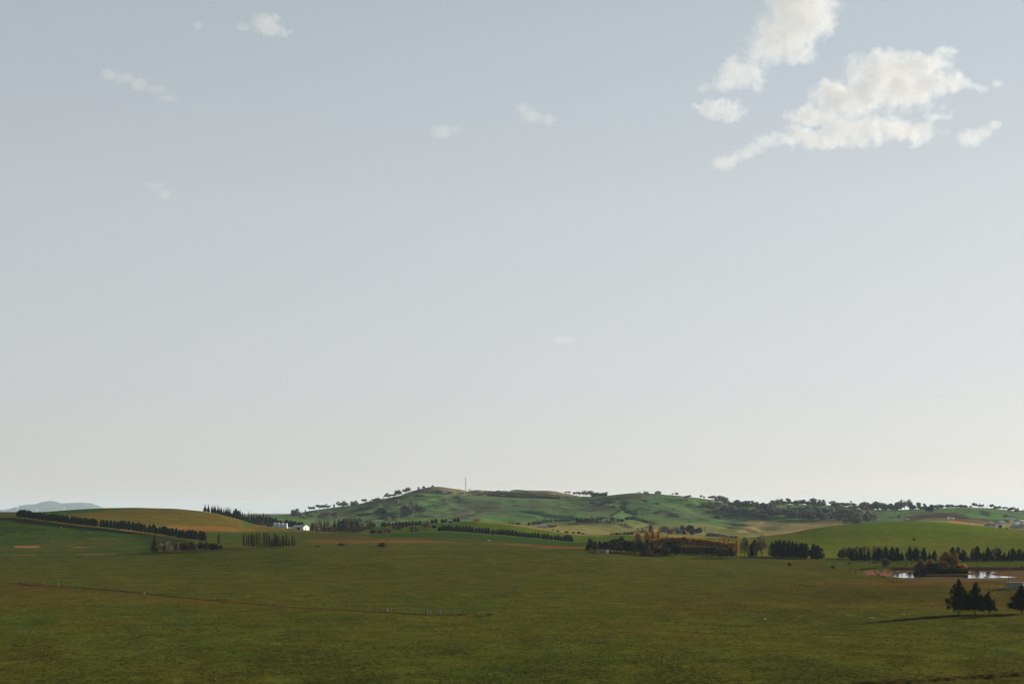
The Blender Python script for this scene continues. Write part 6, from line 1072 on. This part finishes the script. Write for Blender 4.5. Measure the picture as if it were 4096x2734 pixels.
# ------------------------------------------------------------------ clouds: bodies of vapour far behind the haze
CY = 52000.0
def cloud(blobs, label, scale=1.6827, ox=2700, oy=0, dens=1.0, seed=0, amp=1.0):
    B = [((u / scale + ox - CX) / F * CY, (HY - (v / scale + oy)) / F * CY, a / scale / F * CY, b / scale / F * CY) for u, v, a, b in blobs]
    cx = sum(b[0] for b in B) / len(B); cz = sum(b[1] for b in B) / len(B); rmax = max(max(b[2], b[3]) for b in B)
    S = rmax; thick = [min(b[2], b[3]) * .9 for b in B]
    bm_ = bmesh.new()
    for (x, z, a, b), th in zip(B, thick):
        r_ = bmesh.ops.create_icosphere(bm_, subdivisions=3, radius=1)
        for v in r_['verts']: v.co = Vector((x - cx + v.co.x * a * 1.22, v.co.y * th * 1.22, z - cz + v.co.z * b * 1.22))
    me_ = bpy.data.meshes.new('cloud'); bm_.to_mesh(me_); bm_.free(); o = link('cloud', me_); o.location = (cx, CY, cz)
    if len(B) > 1:
        rm = o.modifiers.new('remesh', 'REMESH'); rm.mode = 'VOXEL'; rm.voxel_size = S / 9
        dg = bpy.context.evaluated_depsgraph_get(); dg.update(); m2 = bpy.data.meshes.new_from_object(o.evaluated_get(dg)); m2.name = 'cloud'; o.modifiers.clear(); o.data = m2
    m = bpy.data.materials.new('cloud_vapour'); m.use_nodes = True; nt = m.node_tree; N = nt.nodes; L = nt.links; N.clear()
    tc = N.new('ShaderNodeTexCoord')
    def vm(op, a, b=None):
        n = N.new('ShaderNodeVectorMath'); n.operation = op
        for k, q in enumerate((a, b)):
            if q is None: continue
            if isinstance(q, tuple): n.inputs[k].default_value = q
            else: L.new(q, n.inputs[k])
        return n
    def mt_(op, a, b, c=None):
        n = N.new('ShaderNodeMath'); n.operation = op
        for k, q in enumerate((a, b, c)):
            if q is None: continue
            if isinstance(q, (int, float)): n.inputs[k].default_value = q
            else: L.new(q, n.inputs[k])
        return n.outputs[0]
    # domain warp gives ragged edges
    wn_ = N.new('ShaderNodeTexNoise'); wn_.inputs['Scale'].default_value = 2.6 / S; wn_.inputs['Detail'].default_value = 8; wn_.inputs['Roughness'].default_value = .6; L.new(tc.outputs['Object'], wn_.inputs['Vector'])
    wv = vm('SUBTRACT', wn_.outputs['Color'], (.5, .5, .5)); ws = N.new('ShaderNodeVectorMath'); ws.operation = 'SCALE'; L.new(wv.outputs[0], ws.inputs[0]); ws.inputs['Scale'].default_value = S * .75 * amp
    P_ = vm('ADD', tc.outputs['Object'], ws.outputs[0]).outputs[0]
    acc = None
    for (x, z, a, b), th in zip(B, thick):
        d = vm('MULTIPLY', vm('SUBTRACT', P_, (x - cx, 0.0, z - cz)).outputs[0], (1 / a, 1 / th, 1 / b)); ln = N.new('ShaderNodeVectorMath'); ln.operation = 'LENGTH'; L.new(d.outputs[0], ln.inputs[0])
        v = mt_('SUBTRACT', 1.0, ln.outputs['Value']); acc = v if acc is None else mt_('SMOOTH_MAX', acc, v, .35)
    no = N.new('ShaderNodeTexNoise'); no.inputs['Scale'].default_value = 6.0 / S; no.inputs['Detail'].default_value = 9; no.inputs['Roughness'].default_value = .7; L.new(tc.outputs['Object'], no.inputs['Vector'])
    f = mt_('ADD', acc, mt_('MULTIPLY_ADD', no.outputs['Fac'], 1.35 * amp, -.61 * amp))
    mr_ = N.new('ShaderNodeMapRange'); mr_.interpolation_type = 'SMOOTHSTEP'; mr_.inputs[1].default_value = .02; mr_.inputs[2].default_value = .62; mr_.inputs[3].default_value = 0; L.new(f, mr_.inputs[0])
    tmean = sum(thick) / len(thick); mr_.inputs[4].default_value = dens * .36 / tmean
    pv_ = N.new('ShaderNodeVolumePrincipled'); pv_.inputs['Color'].default_value = (.91, .95, 1.0, 1); pv_.inputs['Anisotropy'].default_value = .32; L.new(mr_.outputs[0], pv_.inputs['Density'])
    ou = N.new('ShaderNodeOutputMaterial'); L.new(pv_.outputs[0], ou.inputs['Volume']); o.data.materials.clear(); o.data.materials.append(m)
    try: m.cycles.volume_step_rate = 0.6
    except Exception: pass
    return tag(o, label, 'cloud', 'white clouds in the pale sky')
cloud([(860, 40, 270, 190), (960, 150, 170, 110), (760, 210, 260, 170), (640, 320, 200, 120), (840, 350, 140, 100), (450, 480, 190, 110), (380, 560, 160, 70), (200, 600, 70, 35), (560, 560, 70, 70)], 'large slanting white cloud cut by the top edge of the frame', seed=1)
cloud([(320, 730, 190, 75), (390, 790, 90, 45), (210, 720, 90, 50)], 'arched white cloud just under the large slanting one', seed=2, dens=.65, amp=1.1)
cloud([(1440, 470, 330, 130), (1700, 420, 190, 90), (1840, 340, 80, 45), (1500, 600, 400, 150), (1850, 560, 210, 75), (1980, 560, 90, 45), (1150, 660, 260, 140), (950, 790, 230, 90), (1300, 860, 330, 120), (860, 930, 200, 85), (1560, 890, 260, 80), (1100, 940, 260, 70), (1740, 780, 130, 50), (1640, 960, 110, 45)], 'biggest spreading white cloud at the upper right', seed=3)
cloud([(620, 950, 110, 55), (540, 995, 80, 45), (470, 1035, 80, 45), (400, 1065, 70, 40), (330, 1100, 100, 55), (680, 915, 80, 35)], 'ragged cloud trailing below left of the biggest cloud', seed=4, dens=.42, amp=1.1)
cloud([(1990, 930, 110, 70), (2080, 890, 70, 45), (2150, 845, 60, 40)], 'small double cloud near the right edge', seed=5, dens=.42, amp=1.1)
cloud([(2170, 565, 50, 30), (2070, 600, 60, 30)], 'tiny wisp beside the tip of the biggest cloud', seed=6, dens=.3)
K2 = dict(scale=1.845, ox=300, oy=0)
cloud([(1400, 175, 115, 85), (1450, 215, 110, 60), (1240, 195, 70, 32), (1480, 130, 40, 45), (1540, 240, 90, 35)], 'compact bright cloud high at the upper left', seed=7, dens=0.49, amp=1.15, **K2)
cloud([(908, 190, 42, 42)], 'tiny round cloud left of the compact bright one', seed=8, dens=0.28, amp=1.15, **K2)
cloud([(250, 555, 75, 55), (360, 575, 95, 50), (470, 620, 80, 55), (600, 660, 100, 35), (690, 730, 90, 30)], 'long thin cloud slanting down at the left', seed=9, dens=0.32, amp=1.15, **K2)
cloud([(600, 1375, 95, 36), (665, 1430, 60, 45)], 'faint smudge of cloud low on the left', seed=10, dens=0.20, amp=1.15, **K2)
K3 = dict(scale=1.425, ox=1600, oy=350)
cloud([(235, 255, 75, 50), (315, 240, 60, 28)], 'small faint cloud left of centre', seed=11, dens=0.22, amp=1.15, **K3)
cloud([(700, 120, 60, 35), (750, 165, 80, 45), (840, 185, 65, 38)], 'small slanting cloud near the centre', seed=12, dens=0.24, amp=1.15, **K3)
cloud([(930, 1435, 85, 28)], 'thin low wisp of cloud at centre right', seed=13, dens=0.20, amp=1.15, **K3)
# ------------------------------------------------------------------ the air
hb = MB(); hb.box((0, 23950, 125), (56000, 48100, 390)); 
hm = bpy.data.materials.new('haze'); hm.use_nodes = True; hn = hm.node_tree; hn.nodes.clear()
pv = hn.nodes.new('ShaderNodeVolumePrincipled'); pv.inputs['Color'].default_value = (.62, .82, 1.0, 1); pv.inputs['Density'].default_value = 2.2e-5; pv.inputs['Anisotropy'].default_value = 0.1
ho = hn.nodes.new('ShaderNodeOutputMaterial'); hn.links.new(pv.outputs[0], ho.inputs['Volume'])
tag(hb.build('haze', hm), kind='stuff')
